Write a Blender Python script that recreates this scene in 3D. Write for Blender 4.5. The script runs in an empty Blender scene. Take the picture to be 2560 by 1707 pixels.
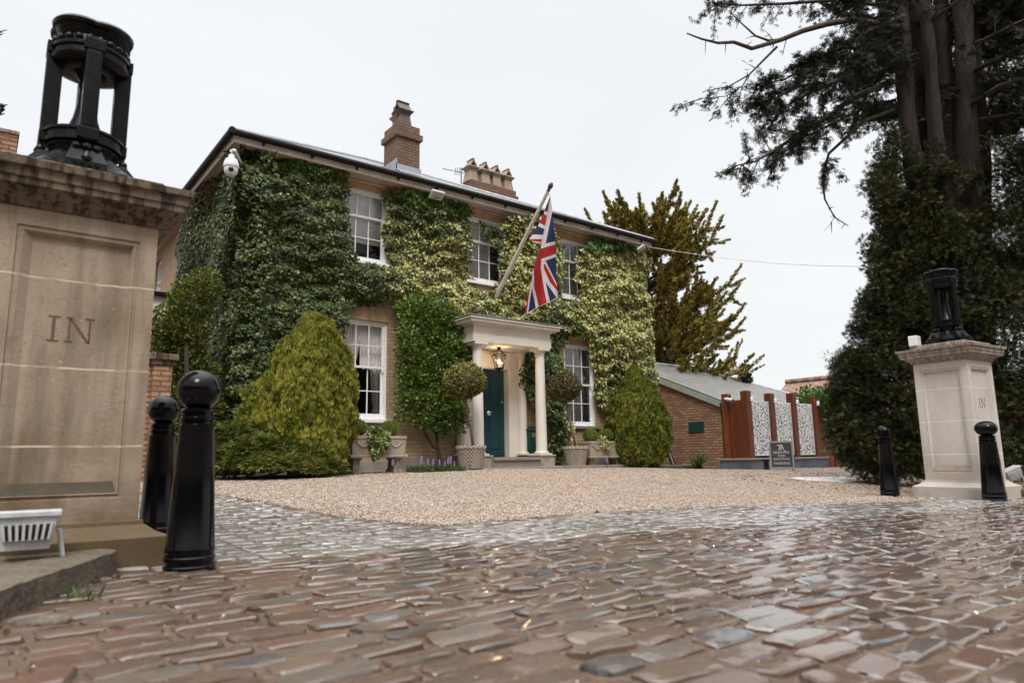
import bpy, bmesh, math, random
import numpy as np
from mathutils import Matrix, Vector
random.seed(7); RNG = np.random.default_rng(11)
R = math.radians
scene = bpy.context.scene
col = scene.collection

# ------------------------------------------------------------------ camera, sky, sun, exposure
# world axes follow the house: X runs along the facade, Y runs into it, Z is up; metres.
CAM_Z = 0.55
YAW, PITCH, ROLL, FPX = R(37.684), R(9.439), R(-0.891), 1742.69
def cam_axes():
    f = Vector((math.sin(YAW)*math.cos(PITCH), math.cos(YAW)*math.cos(PITCH), math.sin(PITCH)))
    r0 = Vector((math.cos(YAW), -math.sin(YAW), 0)); u0 = r0.cross(f)
    return (r0*math.cos(ROLL)+u0*math.sin(ROLL), u0*math.cos(ROLL)-r0*math.sin(ROLL), f)
CR, CU, CF = cam_axes()
CO = Vector((0, 0, CAM_Z))
cam_data = bpy.data.cameras.new('camera'); cam = bpy.data.objects.new('camera', cam_data)
col.objects.link(cam); scene.camera = cam
cam.matrix_world = Matrix(((CR.x, CU.x, -CF.x, 0), (CR.y, CU.y, -CF.y, 0), (CR.z, CU.z, -CF.z, CAM_Z), (0, 0, 0, 1)))
cam_data.sensor_width = 36; cam_data.lens = 36*FPX/2560
cam_data.clip_start = 0.05; cam_data.clip_end = 2000
cam_data.dof.use_dof = True; cam_data.dof.focus_distance = 15.0; cam_data.dof.aperture_fstop = 2.6

world = bpy.data.worlds.new('World'); scene.world = world; world.use_nodes = True
SUN_EL, SUN_AZ = R(52), R(215)      # azimuth clockwise from +Y: light from behind and left of the camera
def build_world():
    nt = world.node_tree; nt.nodes.clear(); N = nt.nodes.new; L = nt.links.new
    out = N('ShaderNodeOutputWorld'); bg = N('ShaderNodeBackground'); bg.inputs['Strength'].default_value = 0.15
    sky = N('ShaderNodeTexSky'); sky.sky_type = 'NISHITA'; sky.sun_disc = False
    sky.sun_elevation = SUN_EL; sky.sun_rotation = SUN_AZ; sky.dust_density = 4.0; sky.air_density = 1.0
    tc = N('ShaderNodeTexCoord'); sep = N('ShaderNodeSeparateXYZ'); L(tc.outputs['Generated'], sep.inputs[0])
    # cloud deck: brighter towards the zenith, soft mottling
    ramp = N('ShaderNodeValToRGB'); cr = ramp.color_ramp
    cr.elements[0].position = 0.0; cr.elements[0].color = (4.35, 4.40, 4.42, 1)
    cr.elements[1].position = 1.0; cr.elements[1].color = (SKY_TOP*0.98, SKY_TOP, SKY_TOP*1.03, 1)
    e = cr.elements.new(0.30); e.color = (4.35, 4.42, 4.48, 1); e = cr.elements.new(0.66); e.color = (4.28, 4.40, 4.55, 1); e = cr.elements.new(0.82); e.color = (10.0, 10.2, 10.5, 1)
    L(sep.outputs['Z'], ramp.inputs[0])
    mp = N('ShaderNodeMapping'); mp.inputs['Scale'].default_value = (1.2, 1.2, 3.0); L(tc.outputs['Generated'], mp.inputs[0])
    no = N('ShaderNodeTexNoise'); no.inputs['Scale'].default_value = 1.7; no.inputs['Detail'].default_value = 5; no.inputs['Roughness'].default_value = 0.5
    L(mp.outputs[0], no.inputs['Vector'])
    mr = N('ShaderNodeMapRange'); mr.inputs['From Min'].default_value = 0.3; mr.inputs['From Max'].default_value = 0.7
    mr.inputs['To Min'].default_value = 0.955; mr.inputs['To Max'].default_value = 1.035; L(no.outputs['Fac'], mr.inputs['Value'])
    # low sky behind the viewer darkened by hand, so black paint reflects less light
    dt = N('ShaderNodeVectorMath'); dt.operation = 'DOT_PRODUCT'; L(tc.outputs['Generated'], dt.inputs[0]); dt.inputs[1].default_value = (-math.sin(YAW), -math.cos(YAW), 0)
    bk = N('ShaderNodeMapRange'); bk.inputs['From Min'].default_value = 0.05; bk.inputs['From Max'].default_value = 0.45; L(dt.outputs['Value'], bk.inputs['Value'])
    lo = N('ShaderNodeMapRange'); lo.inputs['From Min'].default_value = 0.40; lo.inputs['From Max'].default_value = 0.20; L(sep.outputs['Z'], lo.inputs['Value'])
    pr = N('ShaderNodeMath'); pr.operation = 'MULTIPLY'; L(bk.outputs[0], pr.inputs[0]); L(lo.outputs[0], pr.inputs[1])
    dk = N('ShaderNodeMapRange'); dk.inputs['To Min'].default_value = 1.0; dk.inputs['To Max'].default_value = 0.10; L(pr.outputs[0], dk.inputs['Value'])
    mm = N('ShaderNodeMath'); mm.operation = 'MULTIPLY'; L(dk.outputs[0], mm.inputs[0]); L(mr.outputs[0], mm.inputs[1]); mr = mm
    mul = N('ShaderNodeVectorMath'); mul.operation = 'SCALE'; L(ramp.outputs[0], mul.inputs[0]); L(mr.outputs[0], mul.inputs['Scale'])
    mix = N('ShaderNodeMix'); mix.data_type = 'RGBA'; mix.inputs['Factor'].default_value = 0.93
    L(sky.outputs[0], mix.inputs['A']); L(mul.outputs[0], mix.inputs['B'])
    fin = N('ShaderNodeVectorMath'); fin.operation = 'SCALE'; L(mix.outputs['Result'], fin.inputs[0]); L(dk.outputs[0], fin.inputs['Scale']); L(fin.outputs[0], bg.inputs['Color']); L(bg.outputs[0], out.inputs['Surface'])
SKY_TOP = 24.0
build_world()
sun_data = bpy.data.lights.new('sun', 'SUN'); sun = bpy.data.objects.new('sun', sun_data); col.objects.link(sun)
sun_data.energy = 1.5; sun_data.angle = R(20); sun_data.color = (1.0, 0.95, 0.88)
_d = Vector((math.sin(SUN_AZ)*math.cos(SUN_EL), math.cos(SUN_AZ)*math.cos(SUN_EL), math.sin(SUN_EL)))
sun.rotation_euler = _d.to_track_quat('Z', 'Y').to_euler()
scene.view_settings.view_transform = 'Standard'; scene.view_settings.look = 'None'
scene.view_settings.gamma = 1; scene.view_settings.exposure = 0.56
scene.render.resolution_x = 1024; scene.render.resolution_y = 682
scene.cycles.max_bounces = 8; scene.cycles.transparent_max_bounces = 12

# points of the place from survey marks (x, y in the 2560-pixel survey photo) on a known plane or at a known distance
def ray(x, y): return CR*((x-1280)/FPX) - CU*((y-853.5)/FPX) + CF
def at(x, y, d): return CO + ray(x, y)*d
def onX(x, y, v): r = ray(x, y); return CO + r*(v/r.x)
def onY(x, y, v): r = ray(x, y); return CO + r*(v/r.y)
def onZ(x, y, v): r = ray(x, y); return CO + r*((v-CAM_Z)/r.z)

# ------------------------------------------------------------------ object helpers
def tag(o, label=None, cat=None, group=None, kind=None):
    if label: o['label'] = label
    if cat: o['category'] = cat
    if group: o['group'] = group
    if kind: o['kind'] = kind
    return o
def thing(name, label, cat, loc=(0, 0, 0), rz=0.0, group=None):
    o = bpy.data.objects.new(name, None); col.objects.link(o); o.empty_display_size = 0.1
    o.location = loc; o.rotation_euler = (0, 0, rz)
    return tag(o, label, cat, group)
def origin_of(p):
    v = Vector((0, 0, 0))
    while p is not None: v += Vector(p.location); p = p.parent
    return v
def dup(root, loc, rz=None, label=None, scale=None):
    r = root.copy(); col.objects.link(r); r.location = loc
    if rz is not None: r.rotation_euler = (0, 0, rz)
    if scale: r.scale = (scale,)*3
    if label: r['label'] = label
    for ch in list(root.children):
        c = ch.copy(); col.objects.link(c); c.parent = r
        for g in list(ch.children):
            d = g.copy(); col.objects.link(d); d.parent = c
    return r
def link_mesh(name, me, mats, parent=None, local=False, smooth=False):
    o = bpy.data.objects.new(name, me); col.objects.link(o)
    for m in (mats if isinstance(mats, (list, tuple)) else [mats]): me.materials.append(m)
    if parent is not None:
        if not local:
            me.transform(Matrix.Translation(-origin_of(parent)))
        o.parent = parent
    if smooth:
        me.polygons.foreach_set('use_smooth', [True]*len(me.polygons))
    return o
class MB:
    def __init__(s): s.v = []; s.f = []; s.m = []
    def add(s, vs, fs, m=0):
        o = len(s.v); s.v += [tuple(p) for p in vs]
        for f in fs: s.f.append(tuple(i+o for i in f)); s.m.append(m)
        return s
    def box(s, x0, x1, y0, y1, z0, z1, m=0):
        return s.add([(x0,y0,z0),(x1,y0,z0),(x1,y1,z0),(x0,y1,z0),(x0,y0,z1),(x1,y0,z1),(x1,y1,z1),(x0,y1,z1)],
            [(0,3,2,1),(4,5,6,7),(0,1,5,4),(1,2,6,5),(2,3,7,6),(3,0,4,7)], m)
    def frustum(s, cx, cy, z0, z1, a0, b0, a1, b1, m=0):
        return s.add([(cx-a0,cy-b0,z0),(cx+a0,cy-b0,z0),(cx+a0,cy+b0,z0),(cx-a0,cy+b0,z0),(cx-a1,cy-b1,z1),(cx+a1,cy-b1,z1),(cx+a1,cy+b1,z1),(cx-a1,cy+b1,z1)],
            [(0,3,2,1),(4,5,6,7),(0,1,5,4),(1,2,6,5),(2,3,7,6),(3,0,4,7)], m)
    def prism(s, poly, z0, z1, m=0):
        n = len(poly)
        return s.add([(x,y,z0) for x,y in poly]+[(x,y,z1) for x,y in poly],
            [tuple(range(n-1,-1,-1)), tuple(range(n,2*n))]+[(i,(i+1)%n,n+(i+1)%n,n+i) for i in range(n)], m)
    def extrude(s, poly, d, m=0):
        """3-D polygon pushed along vector d"""
        n = len(poly); d = Vector(d); P = [Vector(p) for p in poly]
        return s.add(P+[p+d for p in P], [tuple(range(n)), tuple(range(2*n-1,n-1,-1))]+[(i,n+i,n+(i+1)%n,(i+1)%n) for i in range(n)], m)
    def lathe(s, prof, c=(0,0), seg=24, m=0, a0=0.0, z=0.0, sq=1.0):
        n = len(prof); vs = []
        for k in range(seg):
            a = a0+2*math.pi*k/seg; ca, sa = math.cos(a), math.sin(a)
            for r, h in prof: vs.append((c[0]+r*ca, c[1]+r*sa*sq, z+h))
        fs = []
        for k in range(seg):
            k2 = (k+1) % seg
            for i in range(n-1): fs.append((k*n+i, k2*n+i, k2*n+i+1, k*n+i+1))
        fs.append(tuple(k*n for k in range(seg-1,-1,-1))); fs.append(tuple(k*n+n-1 for k in range(seg)))
        return s.add(vs, fs, m)
    def tube(s, path, rad, seg=8, m=0, cap=True):
        P = [Vector(p) for p in path]; n = len(P)
        rad = rad if isinstance(rad, (list, tuple)) else [rad]*n
        vs = []; ref = Vector((0,0,1))
        for i in range(n):
            t = (P[min(i+1,n-1)]-P[max(i-1,0)])
            t = t.normalized() if t.length > 1e-9 else Vector((0,0,1))
            rf = ref if abs(t.dot(ref)) < 0.95 else Vector((1,0,0))
            a = t.cross(rf).normalized(); b = t.cross(a).normalized()
            for k in range(seg):
                w = 2*math.pi*k/seg; vs.append(P[i]+(a*math.cos(w)+b*math.sin(w))*rad[i])
        fs = [(i*seg+k, i*seg+(k+1)%seg, (i+1)*seg+(k+1)%seg, (i+1)*seg+k) for i in range(n-1) for k in range(seg)]
        if cap: fs += [tuple(range(seg-1,-1,-1)), tuple((n-1)*seg+k for k in range(seg))]
        return s.add(vs, fs, m)
    def sphere(s, c, r, seg=16, rings=10, m=0, sz=1.0):
        pr = [(r*math.sin(math.pi*i/rings), -r*sz*math.cos(math.pi*i/rings)) for i in range(rings+1)]
        pr[0] = (r*0.02, pr[0][1]); pr[-1] = (r*0.02, pr[-1][1])
        return s.lathe(pr, (c[0], c[1]), seg, m, z=c[2])
    def rotz(s, a, c=(0,0), start=0):
        ca, sa = math.cos(a), math.sin(a)
        for i in range(start, len(s.v)):
            x, y, z = s.v[i]; x -= c[0]; y -= c[1]
            s.v[i] = (c[0]+x*ca-y*sa, c[1]+x*sa+y*ca, z)
        return s
    def xform(s, M, start=0):
        for i in range(start, len(s.v)): s.v[i] = tuple(M @ Vector(s.v[i]))
        return s
    def build(s, name, mats, parent=None, local=False, smooth=False, bevel=0.0, auto=False):
        me = bpy.data.meshes.new(name); me.from_pydata(s.v, [], s.f)
        me.polygons.foreach_set('material_index', s.m)
        me.validate()
        o = link_mesh(name, me, mats, parent, local, smooth)
        bm = bmesh.new(); bm.from_mesh(me); bmesh.ops.recalc_face_normals(bm, faces=bm.faces); bm.to_mesh(me); bm.free()
        if bevel:
            b = o.modifiers.new('edge', 'BEVEL'); b.width = bevel; b.segments = 2; b.limit_method = 'ANGLE'; b.angle_limit = R(40)
        if auto:
            me.polygons.foreach_set('use_smooth', [True]*len(me.polygons)); me.set_sharp_from_angle(angle=R(35))
        return o
def np_mesh(name, V, F, mats, parent=None, local=False, midx=None, smooth=False):
    """V (n,3), F (m,k) arrays -> one object"""
    me = bpy.data.meshes.new(name); V = np.asarray(V, np.float32); F = np.asarray(F, np.int32)
    me.vertices.add(len(V)); me.vertices.foreach_set('co', V.ravel())
    k = F.shape[1]; me.loops.add(F.size); me.loops.foreach_set('vertex_index', F.ravel())
    me.polygons.add(len(F)); me.polygons.foreach_set('loop_start', np.arange(len(F), dtype=np.int32)*k)
    if midx is not None: me.polygons.foreach_set('material_index', np.asarray(midx, np.int32))
    me.update(calc_edges=True); me.validate()
    return link_mesh(name, me, mats, parent, local, smooth)

# leaf templates: (along, side, lift) vertices and triangles, scattered by the thousand into ONE crown mesh
T_IVY = (np.array([(0,0,0),(.18,-.46,.03),(.5,-.3,.0),(1,0,-.12),(.5,.3,.0),(.18,.46,.03),(.45,0,.08)]), [(0,1,6),(1,2,6),(2,3,6),(3,4,6),(4,5,6),(5,0,6)])
T_LEAF = (np.array([(0,0,0),(.45,-.3,.06),(1,0,-.05),(.45,.3,.06)]), [(0,1,2),(0,2,3)])
T_SPRAY = (np.array([(0,0,0)]+[p for a, l in ((-50,.65),(-25,.9),(0,1),(25,.9),(50,.65)) for p in
    ((l*.6*math.cos(R(a))+.05*math.sin(R(a)), l*.6*math.sin(R(a))-.06*math.cos(R(a)), .05), (l*math.cos(R(a)), l*math.sin(R(a)), -.04), (l*.6*math.cos(R(a))-.05*math.sin(R(a)), l*.6*math.sin(R(a))+.06*math.cos(R(a)), .05))]),
    [t for i in range(5) for t in ((0,1+3*i,2+3*i),(0,2+3*i,3+3*i))])
T_FLAME = (np.array([(0,0,0)]+[p for s, l, w, n in ((-.20,.75,.09,.05),(0,1,.1,-.06),(.2,.8,.09,.06)) for p in ((l*.5,s-w,n),(l,s*1.25,n*.3),(l*.5,s+w,n))]),
    [t for i in range(3) for t in ((0,1+3*i,2+3*i),(0,2+3*i,3+3*i))])
def unit(a): return a/np.maximum(np.linalg.norm(a, axis=1, keepdims=True), 1e-9)
def scatter(tmpl, P, U, N, L, W=None):
    """P base points, U growth direction, N face normal, L length (n,), W width factor"""
    tv, tf = tmpl; n = len(P); U = unit(U); S = unit(np.cross(U, N)); N = np.cross(S, U)
    W = np.ones(n) if W is None else W
    V = (P[:,None,:] + (tv[None,:,0:1]*L[:,None,None])*U[:,None,:] + (tv[None,:,1:2]*(L*W)[:,None,None])*S[:,None,:] + (tv[None,:,2:3]*L[:,None,None])*N[:,None,:])
    F = np.array(tf)[None,:,:] + (np.arange(n)*len(tv))[:,None,None]
    return V.reshape(-1,3), F.reshape(-1,3)
def join_np(parts):
    V = []; F = []; o = 0
    for v, f in parts: V.append(v); F.append(f+o); o += len(v)
    return np.concatenate(V), np.concatenate(F)
def rnd(n, k=3): return RNG.normal(size=(n, k))
def vnoise(P, s, seed=0):
    """cheap smooth noise in about -1..1 from summed sines"""
    r = np.random.default_rng(seed); out = 0
    for k in range(5):
        d = r.normal(size=3); d /= np.linalg.norm(d); out = out + np.sin(P @ (d*s*(0.7+0.35*k)) + r.uniform(0, 6.28))
    return out/2.6
def inside(px, py, poly):
    c = np.zeros(len(px), bool); n = len(poly)
    for i in range(n):
        x1, y1 = poly[i]; x2, y2 = poly[(i+1) % n]
        with np.errstate(divide='ignore', invalid='ignore'):
            c ^= ((y1 > py) != (y2 > py)) & (px < (x2-x1)*(py-y1)/((y2-y1) if y2 != y1 else 1e-9)+x1)
    return c
# ------------------------------------------------------------------ materials
def new_mat(name):
    m = bpy.data.materials.new(name); m.use_nodes = True; nt = m.node_tree
    return m, nt, nt.nodes['Principled BSDF'], nt.nodes.new, nt.links.new
def c4(c): return (c[0], c[1], c[2], 1)
def mixn(nt, fac, a, b, mode='MIX'):
    x = nt.nodes.new('ShaderNodeMix'); x.data_type = 'RGBA'; x.blend_type = mode
    for sock, v in (('Factor', fac), ('A', a), ('B', b)):
        if isinstance(v, (int, float)): x.inputs[sock].default_value = v
        elif isinstance(v, tuple): x.inputs[sock].default_value = c4(v)
        else: nt.links.new(v, x.inputs[sock])
    return x.outputs['Result']
def noise(nt, scale, detail=4, vec=None, rough=0.55, out='Fac', dist=0.0):
    n = nt.nodes.new('ShaderNodeTexNoise'); n.inputs['Scale'].default_value = scale; n.inputs['Detail'].default_value = detail
    n.inputs['Roughness'].default_value = rough; n.inputs['Distortion'].default_value = dist
    if vec is None: vec = coords(nt)
    nt.links.new(vec, n.inputs['Vector']); return n.outputs[out]
def coords(nt, scale=None):
    t = nt.nodes.new('ShaderNodeTexCoord'); o = t.outputs['Object']
    if scale:
        m = nt.nodes.new('ShaderNodeMapping'); m.inputs['Scale'].default_value = scale; nt.links.new(o, m.inputs[0]); o = m.outputs[0]
    return o
def remap(nt, v, a, b, c=0.0, d=1.0):
    m = nt.nodes.new('ShaderNodeMapRange'); nt.links.new(v, m.inputs['Value'])
    for k, x in zip(('From Min','From Max','To Min','To Max'), (a, b, c, d)): m.inputs[k].default_value = x
    return m.outputs[0]
def ramp(nt, v, stops):
    r = nt.nodes.new('ShaderNodeValToRGB'); cr = r.color_ramp
    while len(cr.elements) < len(stops): cr.elements.new(0.5)
    for e, (p, c) in zip(cr.elements, stops): e.position = p; e.color = c4(c)
    nt.links.new(v, r.inputs[0]); return r.outputs[0]
def bump(nt, b, h, strength=0.3, dist=0.02, normal=None):
    n = nt.nodes.new('ShaderNodeBump'); n.inputs['Strength'].default_value = strength; n.inputs['Distance'].default_value = dist
    nt.links.new(h, n.inputs['Height'])
    if normal is not None: nt.links.new(normal, n.inputs['Normal'])
    nt.links.new(n.outputs[0], b.inputs['Normal']); return n.outputs[0]
def surf(name, c1, c2=None, scale=6, rough=0.6, rough2=None, bs=0.15, bscale=40, bdist=0.01, spec=0.5, metal=0.0, stretch=None, fine=None, coat=0.0):
    m, nt, b, N, L = new_mat(name); c2 = c2 or tuple(x*0.75 for x in c1)
    v = coords(nt, stretch)
    col1 = mixn(nt, remap(nt, noise(nt, scale, 5, v), 0.3, 0.7), c1, c2)
    if fine: col1 = mixn(nt, remap(nt, noise(nt, scale*9, 3, v), 0.45, 0.75, 0, fine[1]), col1, fine[0])
    L(col1, b.inputs['Base Color'])
    b.inputs['Roughness'].default_value = rough; b.inputs['Specular IOR Level'].default_value = spec; b.inputs['Metallic'].default_value = metal
    b.inputs['Coat Weight'].default_value = coat
    if rough2 is not None: L(remap(nt, noise(nt, scale*2.3, 4, v), 0.3, 0.7, rough, rough2), b.inputs['Roughness'])
    if bs: bump(nt, b, noise(nt, bscale, 4, v), bs, bdist)
    return m
def leafmat(name, stops, rough=0.5, trans=0.25, spec=0.4):
    """leaf colour picked per leaf (mesh island), plus broad drift over the plant"""
    m, nt, b, N, L = new_mat(name)
    g = N('ShaderNodeNewGeometry'); nz = noise(nt, 1.3, 3)
    a = N('ShaderNodeMath'); a.operation = 'MULTIPLY_ADD'; L(nz, a.inputs[0]); a.inputs[1].default_value = 0.7
    s = N('ShaderNodeMath'); s.operation = 'SUBTRACT'; L(g.outputs['Random Per Island'], s.inputs[0]); s.inputs[1].default_value = 0.35
    L(s.outputs[0], a.inputs[2])
    c = ramp(nt, a.outputs[0], stops)
    L(c, b.inputs['Base Color']); b.inputs['Roughness'].default_value = rough; b.inputs['Specular IOR Level'].default_value = spec
    if trans:
        t = N('ShaderNodeBsdfTranslucent'); L(c, t.inputs[0]); x = N('ShaderNodeMixShader'); x.inputs[0].default_value = trans
        L(b.outputs[0], x.inputs[1]); L(t.outputs[0], x.inputs[2]); L(x.outputs[0], nt.nodes['Material Output'].inputs[0])
    return m
def brickmat(name, ca, cb, mortar, bw=0.225, bh=0.075, dark=(0.10,0.06,0.04), upright=False, msize=0.010):
    m, nt, b, N, L = new_mat(name)
    sep = N('ShaderNodeSeparateXYZ'); L(coords(nt), sep.inputs[0])
    ad = N('ShaderNodeMath'); ad.operation = 'ADD'; L(sep.outputs[0], ad.inputs[0]); L(sep.outputs[1], ad.inputs[1])
    cmb = N('ShaderNodeCombineXYZ'); L(ad.outputs[0], cmb.inputs[0]); L(sep.outputs[2], cmb.inputs[1])
    t = N('ShaderNodeTexBrick'); L(cmb.outputs[0], t.inputs['Vector']); t.inputs['Scale'].default_value = 1
    t.inputs['Brick Width'].default_value = bw; t.inputs['Row Height'].default_value = bh; t.inputs['Mortar Size'].default_value = msize
    t.inputs['Mortar Smooth'].default_value = 0.3; t.inputs['Bias'].default_value = -0.1
    t.inputs['Color1'].default_value = c4(ca); t.inputs['Color2'].default_value = c4(cb); t.inputs['Mortar'].default_value = c4(mortar)
    if upright: t.offset = 0.0
    c = mixn(nt, remap(nt, noise(nt, 2.2, 6), 0.42, 0.75, 0, 0.55), t.outputs['Color'], dark)
    c = mixn(nt, remap(nt, noise(nt, 55, 4), 0.4, 0.8, 0, 0.35), c, tuple(x*1.5 for x in ca))
    L(c, b.inputs['Base Color']); b.inputs['Roughness'].default_value = 0.85; b.inputs['Specular IOR Level'].default_value = 0.25
    h = N('ShaderNodeMath'); h.operation = 'MULTIPLY_ADD'; L(t.outputs['Fac'], h.inputs[0]); h.inputs[1].default_value = -1.0; L(noise(nt, 60, 4), h.inputs[2])
    bump(nt, b, h.outputs[0], 0.5, 0.006)
    return m
M = {}
M['brick'] = brickmat('yellow stock brick', (0.45,0.32,0.205), (0.33,0.215,0.13), (0.22,0.17,0.125), dark=(0.24,0.155,0.10))
M['brick_arch'] = brickmat('gauged arch brick', (0.52,0.35,0.215), (0.42,0.27,0.16), (0.36,0.26,0.18), bw=0.07, bh=0.6, upright=True, msize=0.004)
M['brick_red'] = brickmat('weathered red brown brick', (0.44,0.27,0.165), (0.22,0.115,0.065), (0.10,0.065,0.045), dark=(0.15,0.085,0.055), msize=0.015)  # mortar colour darkened to carry the shadow in the joints
M['brick_chim'] = brickmat('chimney brick', (0.25,0.155,0.10), (0.17,0.10,0.065), (0.07,0.05,0.038), dark=(0.09,0.07,0.05), msize=0.014)
M['white'] = surf('white gloss paint', (0.88,0.88,0.88), (0.83,0.83,0.83), 3, 0.35, 0.5, 0.05, 30)
M['cream'] = surf('cream masonry paint', (0.77,0.725,0.66), (0.67,0.62,0.56), 1.6, 0.5, 0.65, 0.12, 60, 0.004)
M['fascia'] = surf('stained white fascia', (0.72,0.68,0.64), (0.48,0.42,0.37), 2.5, 0.5, None, 0.1, 40)
M['soffit'] = surf('soffit boards', (0.55,0.45,0.36), (0.42,0.33,0.26), 2, 0.7)
M['blackiron'] = surf('black painted cast iron', (0.002,0.002,0.003), (0.005,0.0045,0.005), 9, 0.22, 0.5, 0.2, 60, 0.003, spec=0.2)
M['bollard'] = surf('glossy black bollard paint', (0.002,0.002,0.0025), (0.004,0.0035,0.004), 6, 0.07, 0.20, 0.12, 30, 0.003, spec=0.22)
M['gutter'] = surf('black gutter', (0.006,0.006,0.006), (0.014,0.012,0.011), 5, 0.45, 0.6, spec=0.2)
M['teal'] = surf('deep teal gloss door paint', (0.006,0.040,0.055), (0.008,0.050,0.066), 2, 0.28, 0.4, 0.03)
M['dteal'] = surf('dark green metal paint', (0.006,0.045,0.035), (0.01,0.06,0.05), 4, 0.4, 0.5, 0.05)
M['chrome'] = surf('polished chrome', (0.75,0.75,0.76), (0.7,0.7,0.7), 3, 0.08, None, 0, metal=1.0)
M['brass'] = surf('brass', (0.55,0.42,0.2), None, 3, 0.3, None, 0, metal=1.0)
M['plastic_w'] = surf('white plastic', (0.78,0.79,0.80), (0.70,0.71,0.73), 5, 0.35, 0.5, 0.03)
M['plastic_g'] = surf('weathered pale plastic', (0.55,0.56,0.57), (0.38,0.38,0.38), 14, 0.45, 0.7, 0.1)
M['lens'] = surf('black glass lens', (0.01,0.01,0.012), None, 4, 0.08, None, 0)
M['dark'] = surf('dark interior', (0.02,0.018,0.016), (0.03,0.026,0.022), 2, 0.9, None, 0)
M['lead'] = surf('lead flashing', (0.42,0.43,0.46), (0.30,0.31,0.34), 6, 0.4, 0.55, 0.1)
M['terracotta'] = surf('buff clay pots', (0.40,0.31,0.23), (0.26,0.19,0.14), 5, 0.75, None, 0.2, 50)
M['terradark'] = surf('sooty glazed clay pot', (0.14,0.10,0.09), (0.08,0.06,0.055), 5, 0.6, None, 0.2, 50)
M['bark'] = surf('fibrous brown bark', (0.020,0.014,0.011), (0.060,0.044,0.036), 5, 0.9, None, 0.8, 16, 0.05, stretch=(3,3,0.45), fine=((0.03,0.02,0.015),0.6))
M['twig'] = surf('grey brown twig', (0.035,0.026,0.020), (0.065,0.048,0.036), 7, 0.9, None, 0.4, 40, 0.01)
M['twig_pale'] = surf('pale brown stem bark', (0.22,0.16,0.11), (0.13,0.09,0.06), 9, 0.85, None, 0.4, 60, 0.01)
M['cedar'] = surf('red cedar boards', (0.30,0.085,0.022), (0.16,0.036,0.010), 3, 0.5, 0.65, 0.2, 30, 0.006, stretch=(7,7,0.5), fine=((0.05,0.01,0.004),0.5))
_m = M['cedar']; _nt = _m.node_tree; _b = _nt.nodes['Principled BSDF']; _src = _b.inputs['Base Color'].links[0].from_socket
_g = _nt.nodes.new('ShaderNodeNewGeometry'); _nt.links.new(mixn(_nt, remap(_nt, _g.outputs['Random Per Island'], 0.2, 1.0, 0, 0.75), _src, (0.10,0.022,0.007)), _b.inputs['Base Color'])
M['rope'] = surf('white cord', (0.65,0.6,0.52), None, 8, 0.8)
M['polepaint'] = surf('cream painted pole', (0.66,0.62,0.55), (0.5,0.46,0.40), 5, 0.45, 0.6, 0.05)
M['aged'] = surf('tarnished copper finial', (0.06,0.04,0.03), (0.1,0.06,0.045), 8, 0.5)
M['soil'] = surf('dark soil', (0.05,0.035,0.025), (0.09,0.065,0.045), 5, 0.95, None, 0.6, 30, 0.03)
M['pave'] = surf('worn grey kerb stone', (0.125,0.098,0.068), (0.055,0.043,0.029), 6, 0.6, 0.85, 0.7, 30, 0.02, fine=((0.23,0.19,0.13),0.6))
M['step'] = surf('grey step stone', (0.29,0.245,0.21), (0.20,0.165,0.14), 3, 0.55, 0.7, 0.15, 40)
M['garden_stone'] = surf('lichened cast stone', (0.42,0.355,0.285), (0.27,0.22,0.165), 6, 0.8, None, 0.5, 45, 0.012, fine=((0.20,0.16,0.11),0.5))
M['purple'] = surf('bluebell petals', (0.24,0.19,0.45), (0.34,0.27,0.52), 8, 0.6)
M['black_plastic'] = surf('black plastic', (0.012,0.012,0.013), None, 5, 0.4)
M['voile'] = surf('white voile curtain', (0.82,0.78,0.74), (0.66,0.62,0.58), 4, 0.9, None, 0)
M['blindm'] = surf('white roller blind', (0.86,0.87,0.85), (0.80,0.81,0.79), 1.5, 0.8, None, 0)
M['flag_blue'] = surf('navy flag cloth', (0.008,0.028,0.115), (0.006,0.02,0.08), 3, 0.8, None, 0.1, 200, 0.002)
M['flag_red'] = surf('red flag cloth', (0.42,0.014,0.018), (0.33,0.01,0.014), 3, 0.8, None, 0.1, 200, 0.002)
M['flag_white'] = surf('white flag cloth', (0.72,0.68,0.68), (0.62,0.57,0.58), 3, 0.8, None, 0.1, 200, 0.002)
M['slate_board'] = surf('dark grey sign board', (0.055,0.048,0.056), (0.07,0.062,0.068), 2, 0.55, None, 0.03)
M['sage'] = surf('sage green sign frame', (0.36,0.42,0.35), (0.30,0.36,0.30), 3, 0.5, None, 0.05)
M['bluegrey'] = surf('blue grey render', (0.10,0.115,0.15), (0.20,0.21,0.25), 2.2, 0.6, 0.8, 0.1)
M['whitetext'] = surf('white sign paint', (0.75,0.73,0.76), None, 3, 0.6, None, 0)

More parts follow.
